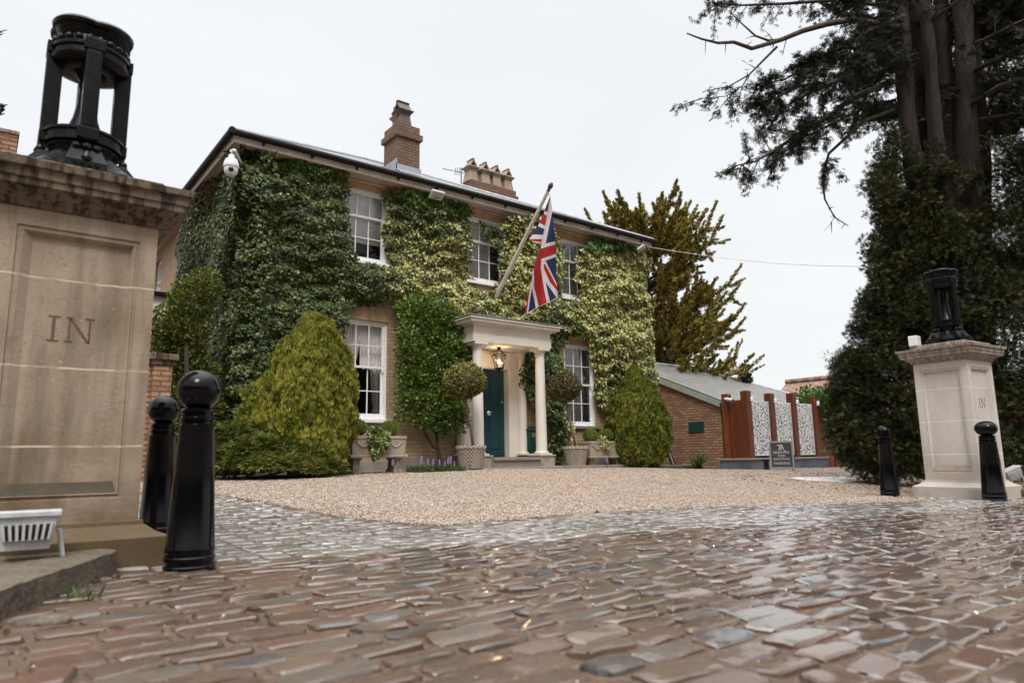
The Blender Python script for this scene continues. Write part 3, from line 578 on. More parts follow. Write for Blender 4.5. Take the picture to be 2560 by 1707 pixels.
def gate_pier(label, near, rot, ms, mcap, mlow, z0, ztop, W, front_text, wl=.016):
    """square ashlar pier with recessed panels, moulded plinth and cornice; built square, then turned about its near corner"""
    t = thing('gate_pier', label, 'gate pier', (near[0], near[1], 0), rot)
    zb = z0+0.24; zt = ztop-0.27        # shaft bottom and top
    mb = MB(); x0, y0, x1, y1 = 0, 0, W, W
    def face(P, ex, ez, nrm):
        """one shaft side: frame, groove, splay to sunk panel. P corner, ex along, nrm outward"""
        P = Vector(P); ex = Vector(ex); n = Vector(nrm); H = zt-zb; up = Vector((0,0,1))
        def rect(a, b, dep, ar=None, at_=None):
            ar = a if ar is None else ar; at_ = a_top(a) if at_ is None else at_
            return [P+ex*a+up*b-n*dep, P+ex*(W-ar)+up*b-n*dep, P+ex*(W-ar)+up*(H-at_)-n*dep, P+ex*a+up*(H-at_)-n*dep]
        def a_top(a): return a+0.005
        rings = [rect(0,0,0), rect(.085,.115,0), rect(.088,.118,.010), rect(.104,.134,.010), rect(.106,.136,.002), rect(.112,.142,.004), rect(.112+wl,.20,.038,.128,.135)]
        rings[0] = [P, P+ex*W, P+ex*W+up*H, P+up*H]
        for k in range(len(rings)-1):
            A, B = rings[k], rings[k+1]
            for i in range(4):
                j = (i+1) % 4
                mb.add([A[i], A[j], B[j], B[i]], [(0,1,2,3)], 1 if (k == len(rings)-2 and i == 0) else 0)
        mb.add(rings[-1], [(0,1,2,3)])
    face((0,0,zb), (1,0,0), None, (0,-1,0)); face((W,0,zb), (0,1,0), None, (1,0,0))
    face((W,W,zb), (-1,0,0), None, (0,1,0)); face((0,W,zb), (0,-1,0), None, (-1,0,0))
    mb.build('shaft', [ms, mlow], t, local=True)
    def ring_stack(prof, m, name):
        b = MB()
        for (e0, za), (e1, zc) in zip(prof[:-1], prof[1:]):
            b.add([(-e0,-e0,za),(W+e0,-e0,za),(W+e0,W+e0,za),(-e0,W+e0,za),(-e1,-e1,zc),(W+e1,-e1,zc),(W+e1,W+e1,zc),(-e1,W+e1,zc)],
                  [(0,1,5,4),(1,2,6,5),(2,3,7,6),(3,0,4,7)])
        e, z = prof[0]; b.add([(-e,-e,z),(W+e,-e,z),(W+e,W+e,z),(-e,W+e,z)], [(3,2,1,0)])
        e, z = prof[-1]; b.add([(-e,-e,z),(W+e,-e,z),(W+e,W+e,z),(-e,W+e,z)], [(0,1,2,3)])
        return b.build(name, m, t, local=True, bevel=0.004)
    ring_stack([(.125,z0-.12),(.13,z0+.155),(.118,z0+.163),(.075,z0+.18),(.035,z0+.212),(.024,z0+.216),(.022,z0+.236),(.001,z0+.24)], M['plinth_l'] if mlow is M['algae'] else ms, 'plinth')
    c = zt
    ring_stack([(.001,c),(.018,c+.004),(.022,c+.028),(.03,c+.032),(.05,c+.05),(.085,c+.075),(.115,c+.085),(.118,c+.115),(.128,c+.122),(.132,c+.165),(.152,c+.172),(.158,c+.205),(.10,c+.212)], mcap, 'cornice')
    b = MB(); b.box(-.012, W+.012, -.012, W+.012, c+.2125, ztop); b.build('cap_slab', mcap, t, local=True, bevel=0.006)
    b = MB(); letters_IN(b, *front_text); b.build('lettering', M['carved'], t, local=True)  # raised letters; their dark colour paints in the shade of engraved ones
    return t
LP = (0.005, 4.20); LW = 0.73
gate_pier('large stained stone gate pier carved IN, beside two black bollards', LP, 0.0, M['stone_l'], M['stone_cap'], M['algae'], 0.02, 2.12, LW, (0.255, 0.0385, 1.175, 0.135, 0), .045)
RP = (10.6, 3.66); RW = 0.71
gate_pier('pale clean stone gate pier in front of the dark conifer', RP, R(-5), M['stone_r'], M['stone_cap_r'], M['stain_r'], -0.09, 2.04, RW, (0.29, 0.0385, 1.13, 0.12, 0))

# cast-iron pedestals standing on the piers
def iron_finial(label, c, z, H, rz, word, zs=1.0):
    t = thing('pier_finial', label, 'iron finial', (c[0], c[1], z), rz); k = H/0.98
    mats = M['blackiron']
    b = MB()
    pts = [(-.20,-.24),(.20,-.24),(.24,-.20),(.24,.20),(.20,.24),(-.20,.24),(-.24,.20),(-.24,-.20)]
    b.prism(pts, 0, .055)
    n = 8; prof = [(1.0,.055),(.86,.09),(.70,.13),(.60,.165),(.55,.17)]
    vs = [(x*s, y*s, h) for s, h in prof for x, y in pts]
    b.add(vs, [(i*n+j, i*n+(j+1)%n, (i+1)*n+(j+1)%n, (i+1)*n+j) for i in range(len(prof)-1) for j in range(n)]+[tuple((len(prof)-1)*n+j for j in range(n))])
    b.build('base', mats, t, local=True, bevel=0.004)
    for q in range(4):                                     # four bracket feet with an arched slot
        f = MB(); f.add([(-.10,-.29,0),(.10,-.29,0),(.10,-.18,0),(-.10,-.18,0),(-.10,-.285,.075),(.10,-.285,.075),(.075,-.215,.165),(-.075,-.215,.165),(-.075,-.15,.165),(.075,-.15,.165),(.10,-.18,.075),(-.10,-.18,.075)],
            [(0,1,5,4),(4,5,6,7),(7,6,9,8),(1,2,10,5),(5,10,9,6),(0,4,11,3),(4,7,8,11),(3,2,1,0),(8,9,10,11),(2,3,11,10)])
        f.lathe([(.026,0),(.028,.02),(.018,.05),(.004,.062)], (0,-.268), 12, z=.078)
        f.sphere((-.05,-.205,.18), .024, 10, 6); f.sphere((0,-.21,.182), .026, 10, 6); f.sphere((.05,-.205,.18), .024, 10, 6)
        if q == 0:
            ws = .020                                       # raised worn letters
            for i, ch in enumerate(word):
                ox = -.062+i*.034
                f.box(ox, ox+.006, -.295, -.286, .022, .055); f.box(ox, ox+ws, -.295, -.286, .022, .029); f.box(ox, ox+ws, -.295, -.286, .048, .055)
                if ch in 'GU': f.box(ox+ws-.006, ox+ws, -.295, -.286, .022, .055 if ch == 'U' else .040)
        f.rotz(q*math.pi/2); f.build('foot', mats, t, local=True)
    b = MB(); b.lathe([(.165,.17),(.17,.195),(.185,.21),(.185,.222),(.205,.228),(.205,.245),(.197,.25),(.197,.285),(.208,.29),(.208,.305),(.19,.31),(.165,.305),(.165,.20)], (0,0), 40)
    b.build('lower_ring', mats, t, local=True, auto=True)
    for q in range(4):
        p = MB(); p.box(-.040,.040,-.215,-.135,.225,.845); p.box(-.052,.052,-.220,-.12,.232,.300); p.box(-.052,.052,-.220,-.12,.775,.845)
        p.box(-.032,.032,-.2175,-.20,.31,.765); p.rotz(q*math.pi/2); p.build('post', mats, t, local=True, bevel=0.004)
    b = MB(); b.lathe([(.125,.16),(.13,.20),(.10,.26),(.095,.30),(.115,.31),(.088,.36),(.065,.43),(.050,.52),(.046,.60),(.055,.63),(.046,.66),(.075,.70),(.13,.73)], (0,0), 32)
    b.build('bell', mats, t, local=True, auto=True)
    b = MB(); b.lathe([(.135,.71),(.195,.735),(.205,.75),(.205,.765),(.197,.772),(.197,.80),(.210,.806),(.210,.825),(.19,.835),(.185,.875),(.12,.875)], (0,0), 40)
    for i in range(22):
        a = 2*math.pi*i/22; b.sphere((.188*math.cos(a), .188*math.sin(a), .853), .0225, 8, 6, sz=1.15)
    b.build('upper_ring', mats, t, local=True, auto=True)
    b = MB()
    for q in range(4):
        a = q*math.pi/2+math.pi/4; b.lathe([(.10,.868),(.125,.90),(.135,.925),(.152,.935),(.156,.955),(.15,.965),(.14,.975),(.10,.98)], (.078*math.cos(a), .078*math.sin(a)), 28)
    b.build('crown_plate', mats, t, local=True, auto=True)
    t.scale = (k, k, k*zs)
    return t
iron_finial('black cast iron pedestal on the stained left gate pier', (LP[0]+LW/2, LP[1]+LW/2), 2.12, 0.98, 0.0, 'GUCC')
iron_finial('black cast iron pedestal on the pale gate pier before the conifer', (RP[0]+0.37, RP[1]+0.32), 2.04, 0.93, R(65), 'GUCC', 1.17)

def bollard(label, x, y, H, rb, rt, rball, sz, dome=False):
    z = zgf(x, y); t = thing('bollard', label, 'bollard', (x, y, z), 0, 'bollards by the gate piers')
    b = MB(); zn = H-2*rball*sz+0.01
    b.lathe([(rb*1.03,-.03),(rb*1.03,.018),(rb*.99,.024),(rb*.99,.04),(rb*1.03,.046),(rb*1.03,.062),(rb*.99,.068),(rb*.985,.085),(rb*1.01,.09),(rb*1.01,.105),(rb*.975,.112),
             (rt*1.02,zn-.105),(rt*1.05,zn-.10),(rt*1.05,zn-.085),(rt*.95,zn-.08),(rt*.95,zn-.066),(rt*1.03,zn-.062),(rt*1.03,zn-.048),(rt*.93,zn-.043),(rt*.93,zn-.028),(rt*1.0,zn-.024),(rt*1.0,zn-.01),(rt*.85,zn)], (0,0), 40)
    b.build('post', M['bollard'], t, local=True, auto=True)
    b = MB()
    if dome: b.lathe([(rt*.9,zn-.002),(rball,zn+.02)]+[(rball*math.cos(a), H-rball+rball*math.sin(a)) for a in np.linspace(0.05,1.5,9)], (0,0), 32)
    else: b.sphere((0,0,H-rball*sz), rball, 32, 18, sz=sz)
    b.build('ball_top', M['bollard'], t, local=True, auto=True); return t
bollard('tall black ball topped bollard, front one of the pair at the stained pier', .92, 3.86, 1.0, .117, .083, .106, 1.0)
bollard('black ball topped bollard partly behind another, against the stained pier', 1.09, 5.54, .99, .117, .085, .106, 1.0)
bollard('black bollard with wide flattened top, overlapping the pale pier', 10.30, 3.43, 1.0, .135, .095, .130, .76)
bollard('slim black dome topped bollard standing before the conifer, left of the pale pier', 10.29, 4.70, 1.0, .122, .085, .094, 1.0, True)

# raised kerb in front of the stained pier
KZ = 0.135
ke = [(-1.4,0.05),(-.9,1.0),(.13,3.0),(.40,3.52),(.60,3.92),(.62,4.0),(.55,4.07)]
b = MB(); poly = ke+[(-4,4.07),(-4,0.05)]
b.prism(poly, -.1, KZ); o = b.build('kerb', M['pave'], bevel=0.02); tag(o, kind='structure')
bm = bmesh.new(); bm.from_mesh(o.data); bmesh.ops.triangulate(bm, faces=bm.faces)
for _ in range(6):
    es = [e for e in bm.edges if e.calc_length() > .06 and (e.verts[0].co-Vector((.2,3.4,.1))).length < 1.9]
    if es: bmesh.ops.subdivide_edges(bm, edges=es, cuts=1, use_grid_fill=True); bmesh.ops.triangulate(bm, faces=bm.faces)
cs = np.array([v.co[:] for v in bm.verts]); dn = .004*vnoise(cs, 9, 41)+.0035*vnoise(cs, 37, 42)
for v_, d_ in zip(bm.verts, dn): v_.co += Vector((.5*d_, -.6*d_, d_))
bm.to_mesh(o.data); bm.free()
b = MB(); b.prism([(-4,4.075),(-.13,4.075),(-.13,6.2),(-4,6.2)], -.1, KZ-.01); o = b.build('soil_bed', M['soil']); tag(o, kind='structure')
b = MB(); b.prism([(11.35,3.30),(14.5,2.8),(14.5,4.6),(11.5,4.6)], -.2, .02); o = b.build('verge_kerb', M['pave'], bevel=0.015); tag(o, kind='structure')
b = MB(); b.sphere((0,0,0), .06, 14, 8, sz=.5); b.xform(Matrix.Translation(onZ(118,1555,.045))@Matrix.Diagonal((1.2,.75,.8,1)))
o = b.build('loose_stone', M['pave'], smooth=True); tag(o, 'small grey loose stone lying beside the raised kerb', 'stone')

# white slotted floodlights on the ground at the piers
def floodlight(label, loc, rz, tilt, s=1.0):
    t = thing('garden_floodlight', label, 'floodlight', loc, rz)
    b = MB(); b.add([(-.10,-.05,.0),(.10,-.05,.0),(.10,.06,.0),(-.10,.06,.0),(-.125,-.075,.16),(.125,-.075,.16),(.125,.08,.16),(-.125,.08,.16)],
        [(3,2,1,0),(4,5,6,7),(0,1,5,4),(1,2,6,5),(2,3,7,6),(3,0,4,7)])
    b.box(-.14,.14,-.09,.095,.16,.185)
    i0 = 0
    fins = MB()
    for i in range(8):
        x = -.094+i*.0255; fins.add([(x,-.092,.05),(x+.012,-.092,.05),(x+.012,-.055,.05),(x,-.055,.05),(x*1.12,-.098,.125),(x*1.12+.012,-.098,.125),(x*1.12+.012,-.065,.125),(x*1.12,-.065,.125)],
            [(0,3,2,1),(4,5,6,7),(0,1,5,4),(1,2,6,5),(2,3,7,6),(3,0,4,7)])
    slot = MB(); slot.box(-.097,.1,-.071,-.05,.052,.122)
    Mx = Matrix.Rotation(tilt, 4, 'Y')@Matrix.Scale(s, 4)
    for q, nm, mt in ((b,'housing',M['plastic_g']),(fins,'fins',M['plastic_g']),(slot,'slots',M['dark'])):
        q.xform(Mx); q.build(nm, mt, t, local=True, bevel=0.003 if nm == 'housing' else 0)
    st = MB(); st.tube([Mx@Vector((0.135,.02,.09)), Mx@Vector((.16,.02,0))+Vector((0,0,-.05)), Mx@Vector((.16,.02,0))+Vector((0,0,-.16*s))], .012*s, 8); st.build('stake', M['plastic_g'], t, local=True)
    return t
floodlight('white slotted floodlight standing before the stained pier plinth', (0.235, 3.88, KZ+.045), R(-4), 0.0, 0.90)
_p = onY(2540,1200,3.5)
floodlight('tilted white slotted floodlight beside the pale pier and its bollard', (RP[0]+RW+.22, RP[1]-.10, 0.15), R(-40), R(-22), .85)
b = MB(); b.tube([(0.0,3.84,.13),(-.02,3.83,.22),(-.05,3.84,.28),(-.1,3.86,.24),(-.12,3.9,.14)], .012, 8); o = b.build('power_cable', M['black_plastic'], smooth=True); tag(o, 'black power cable looping beside the white floodlight on the kerb', 'cable')
b = MB(); b.box(RP[0]+.02, RP[0]+.16, RP[1]+.60, RP[1]+.72, 2.04, 2.19); o = b.build('junction_box', M['plastic_w'], bevel=0.01); tag(o, 'small white box standing behind the iron pedestal on the pale pier', 'box')
# ------------------------------------------------------------------ the house
WY = 12.7
HX0, HX1, HY1 = 3.62, 14.12, 21.4
house = thing('brick_house', 'two storey yellow brick house covered in ivy with white sash windows and columned porch', 'house', (HX0, WY, 0.25))
OPEN = {'w1':(5.50,6.56,4.50,6.07,5.50),'w2':(8.57,9.66,4.48,6.06,5.49),'w3':(11.42,12.44,4.47,6.04,5.48),'g1':(5.54,6.60,1.30,3.33,2.38),'g2':(11.42,12.46,1.25,3.32,2.32),'door':(8.66,9.67,0.3,2.55,0)}
def wall_open(mb, a0, a1, z0, z1, ops, depth, put):
    xs = sorted({a0, a1, *[v for o in ops for v in o[:2]]}); zs = sorted({z0, z1, *[v for o in ops for v in o[2:4]]})
    for i in range(len(xs)-1):
        for j in range(len(zs)-1):
            xm, zm = (xs[i]+xs[i+1])/2, (zs[j]+zs[j+1])/2
            if any(o[0] < xm < o[1] and o[2] < zm < o[3] for o in ops): continue
            mb.add([put(xs[i],0,zs[j]), put(xs[i+1],0,zs[j]), put(xs[i+1],0,zs[j+1]), put(xs[i],0,zs[j+1])], [(0,1,2,3)])
    for o in ops:
        x0, x1, q0, q1 = o[:4]
        for A, B in (((x0,q0),(x1,q0)),((x1,q0),(x1,q1)),((x1,q1),(x0,q1)),((x0,q1),(x0,q0))):
            mb.add([put(A[0],0,A[1]), put(B[0],0,B[1]), put(B[0],depth,B[1]), put(A[0],depth,A[1])], [(0,1,2,3)])
mb = MB()
wall_open(mb, HX0, HX1, 0.0, 6.34, list(OPEN.values()), 0.32, lambda a, d, z: (a, WY+d, z))
SW = (19.9, 20.8, 4.55, 6.0, 5.4)
wall_open(mb, WY, HY1, 0.0, 6.34, [SW], 0.3, lambda a, d, z: (HX0+d, a, z))
wall_open(mb, WY, HY1, 0.0, 6.34, [], 0.3, lambda a, d, z: (HX1-d, a, z))
wall_open(mb, HX0, HX1, 0.0, 6.34, [], 0.3, lambda a, d, z: (a, HY1-d, z))
mb.build('wall', M['brick'], house)
# light-tight dark lining well behind the front rooms (floors and partition you would see through the glass)
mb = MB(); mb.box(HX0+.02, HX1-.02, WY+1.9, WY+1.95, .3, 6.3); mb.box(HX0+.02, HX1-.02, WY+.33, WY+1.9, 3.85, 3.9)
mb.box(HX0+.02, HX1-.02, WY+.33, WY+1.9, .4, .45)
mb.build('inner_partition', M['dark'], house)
for k in ('w1','w2','w3','g1','g2'):
    x0, x1, z0, z1, _ = OPEN[k]; h = 0.27 if k[0] == 'w' else 0.30
    mb = MB(); s = 0.10; n = 14
    pts_t = [(x0-s-.02+(x1-x0+2*s+.04)*i/n, z1+h-.02) for i in range(n+1)]
    poly = [(x0-.02, WY-.004, z1-.002), (x1+.02, WY-.004, z1-.002), (x1+s+.02, WY-.004, z1+h-.02), (x0-s-.02, WY-.004, z1+h-.02)]
    mb.extrude(poly, (0, .02, 0)); mb.build('flat_arch', M['brick_arch'], house)
mb = MB(); mb.box(HX0-.03, HX1+.03, WY-.035, WY+.001, 0.0, 0.52); mb.build('wall_base', M['step'], house)

def sash(k, rows_up, rows_lo, fill):
    x0, x1, z0, z1, zm = OPEN[k]; y = WY+.05; fw = .055
    w = MB()
    w.box(x0+.001, x0+fw, y, y+.11, z0+.04, z1); w.box(x1-fw, x1-.001, y, y+.11, z0+.04, z1); w.box(x0+fw, x1-fw, y, y+.11, z1-.06, z1-.001); w.box(x0+fw, x1-fw, y+.01, y+.11, z0+.04, z0+.07)
    def sashframe(za, zb, yo, rows, bot):
        a0, a1 = x0+fw+.001, x1-fw-.001; st = .045
        w.box(a0, a0+st, yo, yo+.04, za, zb); w.box(a1-st, a1, yo, yo+.04, za, zb); w.box(a0+st, a1-st, yo, yo+.04, zb-.04, zb); w.box(a0+st, a1-st, yo, yo+.04, za, za+bot)
        g0, g1 = a0+st, a1-st
        for i in (1, 2): xx = g0+(g1-g0)*i/3; w.box(xx-.011, xx+.011, yo+.004, yo+.036, za+bot, zb-.04)
        for r in range(1, rows):
            zz = za+bot+(zb-.04-za-bot)*r/rows
            w.box(g0, g1, yo+.006, yo+.034, zz-.010, zz+.010)
        return g0, g1, za+bot, zb-.04, yo+.02
    U = sashframe(zm-.02, z1-.061, y+.02, rows_up, .045); Lw = sashframe(z0+.071, zm+.02, y+.062, rows_lo, .085)
    w.box(x1-fw-.05, x1-fw-.004, y+.012, y+.02, zm-.085, zm-.02); w.box(x0+fw+.004, x0+fw+.05, y+.012, y+.02, zm-.085, zm-.02)
    win = w.build('window', M['white'], house, bevel=.003)
    g = MB()
    for a in (U, Lw): g.add([(a[0],a[4],a[2]),(a[1],a[4],a[2]),(a[1],a[4],a[3]),(a[0],a[4],a[3])], [(0,1,2,3)])
    g.build('pane', M['glass'], win)
    s = MB(); s.box(x0-.06, x1+.10, WY-.07, y+.005, z0-.03, z0+.035); s.build('sill', M['white'] if k != 'g2' else M['step'], win, bevel=.006)
    yb = y+.125
    if fill == 'blind':
        b = MB(); b.box(x0+.03, x1-.03, yb, yb+.004, 4.975, z1); b.tube([(x0+.03,yb,4.97),(x1-.03,yb,4.97)], .012, 6); b.build('roller_blind', M['blindm'], win)
    elif fill == 'curtain':
        def drape(name, xa, xb, za, zb, fn, nf):
            nxx, nz = 80, 24; V = []
            for j in range(nz+1):
                t = j/nz
                for i in range(nxx+1):
                    sft = i/nxx; xl, xr = fn(t); xx = xl+(xr-xl)*sft
                    V.append((xx, yb+.03+.022*math.sin(sft*nf*6.28+.6*math.sin(t*3))*(1+.4*math.sin(sft*9)), zb-(zb-za)*t-.05*math.sin(sft*3.14*3)**2*t))
            q = np.arange(nxx*nz); i, j = q % nxx, q//nxx; a = j*(nxx+1)+i
            np_mesh(name, V, np.stack([a, a+1, a+nxx+2, a+nxx+1], 1), M['voile'], win, smooth=True)
        drape('curtain', x0, x1, zm+.05, z1, lambda t: (x0+.02, x0+.56-.12*t*t), 8)
        drape('curtain', x0, x1, zm+.02, z1, lambda t: (x0+.54, x1-.04-.02*t), 7)
        drape('curtain', x0, x1, z0+.05, zm+.15, lambda t: (x1-.30+.10*t, x1-.07), 5)
    else:
        cuts = [(x0+.04, x0+(x1-x0)*.36, 66, .0), (x0+(x1-x0)*.36+.008, x0+(x1-x0)*.64, 60, .0), (x0+(x1-x0)*.64+.008, x1-.045, 12 if k != 'g2' else 22, .0)]
        for a0, a1, tilt, _ in cuts:
            b = MB(); bw = .048
            b.box(a0, a0+bw, yb, yb+.028, z0+.05, z1-.03); b.box(a1-bw, a1, yb, yb+.028, z0+.05, z1-.03)
            for za in (z0+.05, zm-.04, z1-.10): b.box(a0+bw, a1-bw, yb+.001, yb+.027, za, za+.07)
            zz = z0+.15
            while zz < z1-.13:
                if not (zm-.055 < zz < zm+.045):
                    t = R(tilt); c, s_ = math.cos(t)*.032, math.sin(t)*.032; ymid = yb+.014
                    b.add([(a0+bw,ymid-c,zz-s_),(a1-bw,ymid-c,zz-s_),(a1-bw,ymid+c,zz+s_),(a0+bw,ymid+c,zz+s_),(a0+bw,ymid-c,zz-s_+.008),(a1-bw,ymid-c,zz-s_+.008),(a1-bw,ymid+c,zz+s_+.008),(a0+bw,ymid+c,zz+s_+.008)],
                        [(0,3,2,1),(4,5,6,7),(0,1,5,4),(1,2,6,5),(2,3,7,6),(3,0,4,7)])
                zz += .052
            b.build('shutter', M['white'], win)
    return win
sash('w1', 1, 2, 'blind'); sash('w2', 1, 2, 'shutter'); sash('w3', 1, 2, 'shutter'); sash('g1', 2, 2, 'curtain'); sash('g2', 2, 2, 'shutter')
w = MB(); y0, y1, z0, z1, zm = SW; xx = HX0+.08
for a, b_, c, d in ((y0,y0+.06,z0,z1),(y1-.06,y1,z0,z1),(y0,y1,z1-.06,z1),(y0,y1,z0,z0+.08),(y0,y1,zm-.025,zm+.025)): w.box(xx, xx+.08, a+.001, b_-.001, c+.001, d-.001)
win = w.build('window', M['white'], house); g = MB(); g.add([(xx+.04,y0,z0),(xx+.04,y1,z0),(xx+.04,y1,z1),(xx+.04,y0,z1)], [(0,1,2,3)]); g.build('pane', M['glass'], win)
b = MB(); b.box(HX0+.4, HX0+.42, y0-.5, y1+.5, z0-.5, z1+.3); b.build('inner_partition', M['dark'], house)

# eaves and roof
EX0, EX1, EY0, EY1, EZ = 3.30, 14.44, 12.36, HY1+.34, 6.30
b = MB(); b.box(EX0+.002, EX1-.002, EY0+.002, WY+.02, EZ-.052, EZ-.03); b.box(EX0+.002, HX0+.02, WY+.02, EY1, EZ-.052, EZ-.03); b.box(HX1-.02, EX1-.002, WY+.02, EY1, EZ-.052, EZ-.03); b.build('soffit', M['soffit'], house)
b = MB(); b.box(EX0-.022, EX1+.022, EY0-.022, EY0, EZ-.075, EZ+.115); b.box(EX0-.022, EX0, EY0, EY1, EZ-.075, EZ+.115); b.box(EX1, EX1+.022, EY0, EY1, EZ-.075, EZ+.115); b.build('fascia', M['fascia'], house, bevel=.004)
def gutter_path(P):
    b = MB(); b.tube(P, .062, 10); return b
b = gutter_path([(EX0-.09, EY0-.085, EZ+.085), (EX1+.16, EY0-.085, EZ+.085)]); b.tube([(EX0-.085, EY0-.14, EZ+.085), (EX0-.085, EY1, EZ+.085)], .062, 10)
b.tube([(EX0-.09,EY0-.075,EZ+.085),(EX0-.09,EY0-.16,EZ+.085)], .062, 10)
for i in range(12):
    x = EX0+.5+i*.93; b.add([(x-.03,EY0-.024,EZ+.03),(x+.03,EY0-.024,EZ+.03),(x+.03,EY0-.09,EZ+.03),(x-.03,EY0-.09,EZ+.03),(x,EY0-.03,EZ-.045)], [(0,1,2,3),(0,4,1),(1,4,2),(2,4,3),(3,4,0)])
b.build('gutter', M['gutter'], house, auto=True)
b = MB(); b.tube([(x, WY-.02, EZ-.09+.008*math.sin(x*2.3)) for x in np.linspace(5.4, 13.9, 30)], .012, 6); b.build('conduit', M['fascia'], house)
RP_ = math.tan(R(27)); RW_ = (EY1-EY0)/2+.06; rz0 = EZ+.125
def roofz(y): return rz0+RP_*(y-(EY0-.06))
yr = EY0-.06+RW_; zr = roofz(yr)
A = (EX0-.07, EY0-.06, rz0); B = (EX1+.07, EY0-.06, rz0); Cc = (EX1+.07, EY1+.06, rz0); D = (EX0-.07, EY1+.06, rz0); r0 = (EX0-.07+RW_, yr, zr); r1 = (EX1+.07-RW_, yr, zr)
b = MB(); dz = -.045
low = [(p[0],p[1],p[2]+dz) for p in (A,B,Cc,D)]
b.add([A,B,Cc,D,r0,r1]+low, [(0,1,5,4),(1,2,5),(2,3,4,5),(3,0,4),(0,6,7,1),(1,7,8,2),(2,8,9,3),(3,9,6,0),(6,9,8,7)])
roof = b.build('roof', M['slate'], house)
b = MB(); b.tube([A, r0, r1, B], .055, 8, cap=True); b.tube([r0, D], .055, 8); b.tube([r1, Cc], .055, 8); b.build('ridge_tile', M['lead'], roof, auto=True)
def onroof(x, y):
    r = ray(x, y); k = (rz0+RP_*(0-(EY0-.06))-CAM_Z)/(r.z-RP_*r.y); return CO+r*k
def chimney(x0, x1, y0, y1, zb, zt, pots, gx):
    b = MB(); b.box(x0, x1, y0, y1, zb, zt-.36); b.box(x0-.06, x1+.06, y0-.06, y1+.06, zt-.36, zt-.21); b.box(x0+.0, x1-.0, y0+.0, y1-.0, zt-.21, zt)
    ch = b.build('chimney', M['brick_chim'], roof, bevel=.006)
    for px, py, s, mt, H in pots:
        p = MB(); p.frustum(px, py, zt-.02, zt+.06, .20*s, .20*s, .19*s, .19*s); p.frustum(px, py, zt+.06, zt+H-.12, .185*s, .185*s, .145*s, .145*s)
        p.frustum(px, py, zt+H-.12, zt+H-.08, .16*s, .16*s, .17*s, .17*s); p.frustum(px, py, zt+H-.08, zt+H-.02, .185*s, .185*s, .235*s, .235*s); p.frustum(px, py, zt+H-.02, zt+H+.02, .24*s, .24*s, .20*s, .20*s)
        e = .17*s; hh = .27*s; zz = zt+H+.02; t = .035
        if gx: prof = [(px-e,py-e),(px+e,py-e)]
        for sgn in (-1, 1):                                # two leaning slabs make the open gabled hood
            if gx: P = [(px-e*1.1,py+sgn*e,zz),(px+e*1.1,py+sgn*e,zz),(px+e*1.1,py,zz+hh),(px-e*1.1,py,zz+hh)]; d = (0,-sgn*t*1.4,0)
            else: P = [(px+sgn*e,py-e*1.1,zz),(px+sgn*e,py+e*1.1,zz),(px,py+e*1.1,zz+hh),(px,py-e*1.1,zz+hh)]; d = (-sgn*t*1.4,0,0)
            p.extrude(P, d)
        p.build('chimney_pot', mt, ch)
    return ch
c1 = onroof(993.7, 407); c2 = onroof(1048, 424); yc = (c1.y+c2.y)/2; x0c, x1c = onY(994,407,yc).x, onY(1047,420,yc).x
yd = onX(960, 395, x0c).y; zt1 = onY(996, 306, yc).z
x0c, x1c, yc, yd, zt1 = 7.71, 8.35, 14.5, 15.2, 8.82
wch = x1c-x0c; yd = min(max(yd, yc+.5), yc+1.5)
print('chimney1', x0c, x1c, yc, yd, zt1)
chimney(x0c, x1c, yc, yd, roofz(yc)-.3, zt1, [(x0c+wch*.46, yc+.28, .92, M['terradark'], .46), (x0c+wch*.45, yd-.25, .82, M['terracotta'], .38)], True)
b = MB(); b.box(x0c-.03, x1c+.03, yc-.03, yc-.012, roofz(yc)-.05, roofz(yc)+.17); b.box(x0c-.03, x0c-.012, yc-.03, yd, roofz(yc)-.05, roofz(yc)+.30); b.extrude([(x0c-.05,yc-.02,roofz(yc)+.02),(x1c+.05,yc-.02,roofz(yc)+.02),(x1c+.05,yc-.30,roofz(yc-.30)+.01),(x0c-.05,yc-.30,roofz(yc-.30)+.01)], (0,0,.012)); b.build('flashing', M['lead'], roof)
y2 = 18.0; xa, xb = onY(1177,446,y2).x, onY(1290,474,y2).x; zt2 = onY(1177,447,y2).z
print('chimney2', xa, xb, zt2)
pw = (xb-xa)
chimney(xa, xb, y2, y2+.6, 7.6, zt2, [(xa+pw*t, y2+.25, .98, M['terracotta'], .50) for t in (.09,.36,.61,.87)], False)

# front door, surround, porch
DX0, DX1 = 8.66, 9.67; dy = WY+.14
b = MB(); b.box(DX0+.03, DX1-.012, dy, dy+.05, .575, 2.53)
def dpanel(x0, x1, z0, z1, z1b):
    P = [(x0,dy-.001,z0),(x1,dy-.001,z0),(x1,dy-.001,z1b),(x0,dy-.001,z1)]
    c = Vector(((x0+x1)/2,0,(z0+min(z1,z1b))/2))
    def inset(k, yy): return [(c.x+(p[0]-c.x)*(1-k/abs(p[0]-c.x)) if True else 0, yy, p[2]+(k if p[2] < c.z else -k)) for p in P]
    rings = [P, inset(.012, dy-.014), inset(.026, dy-.016), inset(.036, dy-.004), inset(.060, dy-.010)]
    for a_, b_ in zip(rings[:-1], rings[1:]):
        for i in range(4): j = (i+1) % 4; b.add([a_[i], a_[j], b_[j], b_[i]], [(0,1,2,3)])
    b.add(rings[-1], [(0,1,2,3)])
for x0, x1, m_ in ((DX0+.13, DX0+.43, 1), (DX0+.58, DX0+.89, -1)):
    dpanel(x0, x1, 1.62, 2.42 if m_ < 0 else 2.25, 2.25 if m_ < 0 else 2.42); dpanel(x0, x1, .74, 1.46, 1.46)
b.box(DX0+.03, DX1-.012, dy-.015, dy, .575, .60)
door = b.build('door', M['teal'], house)
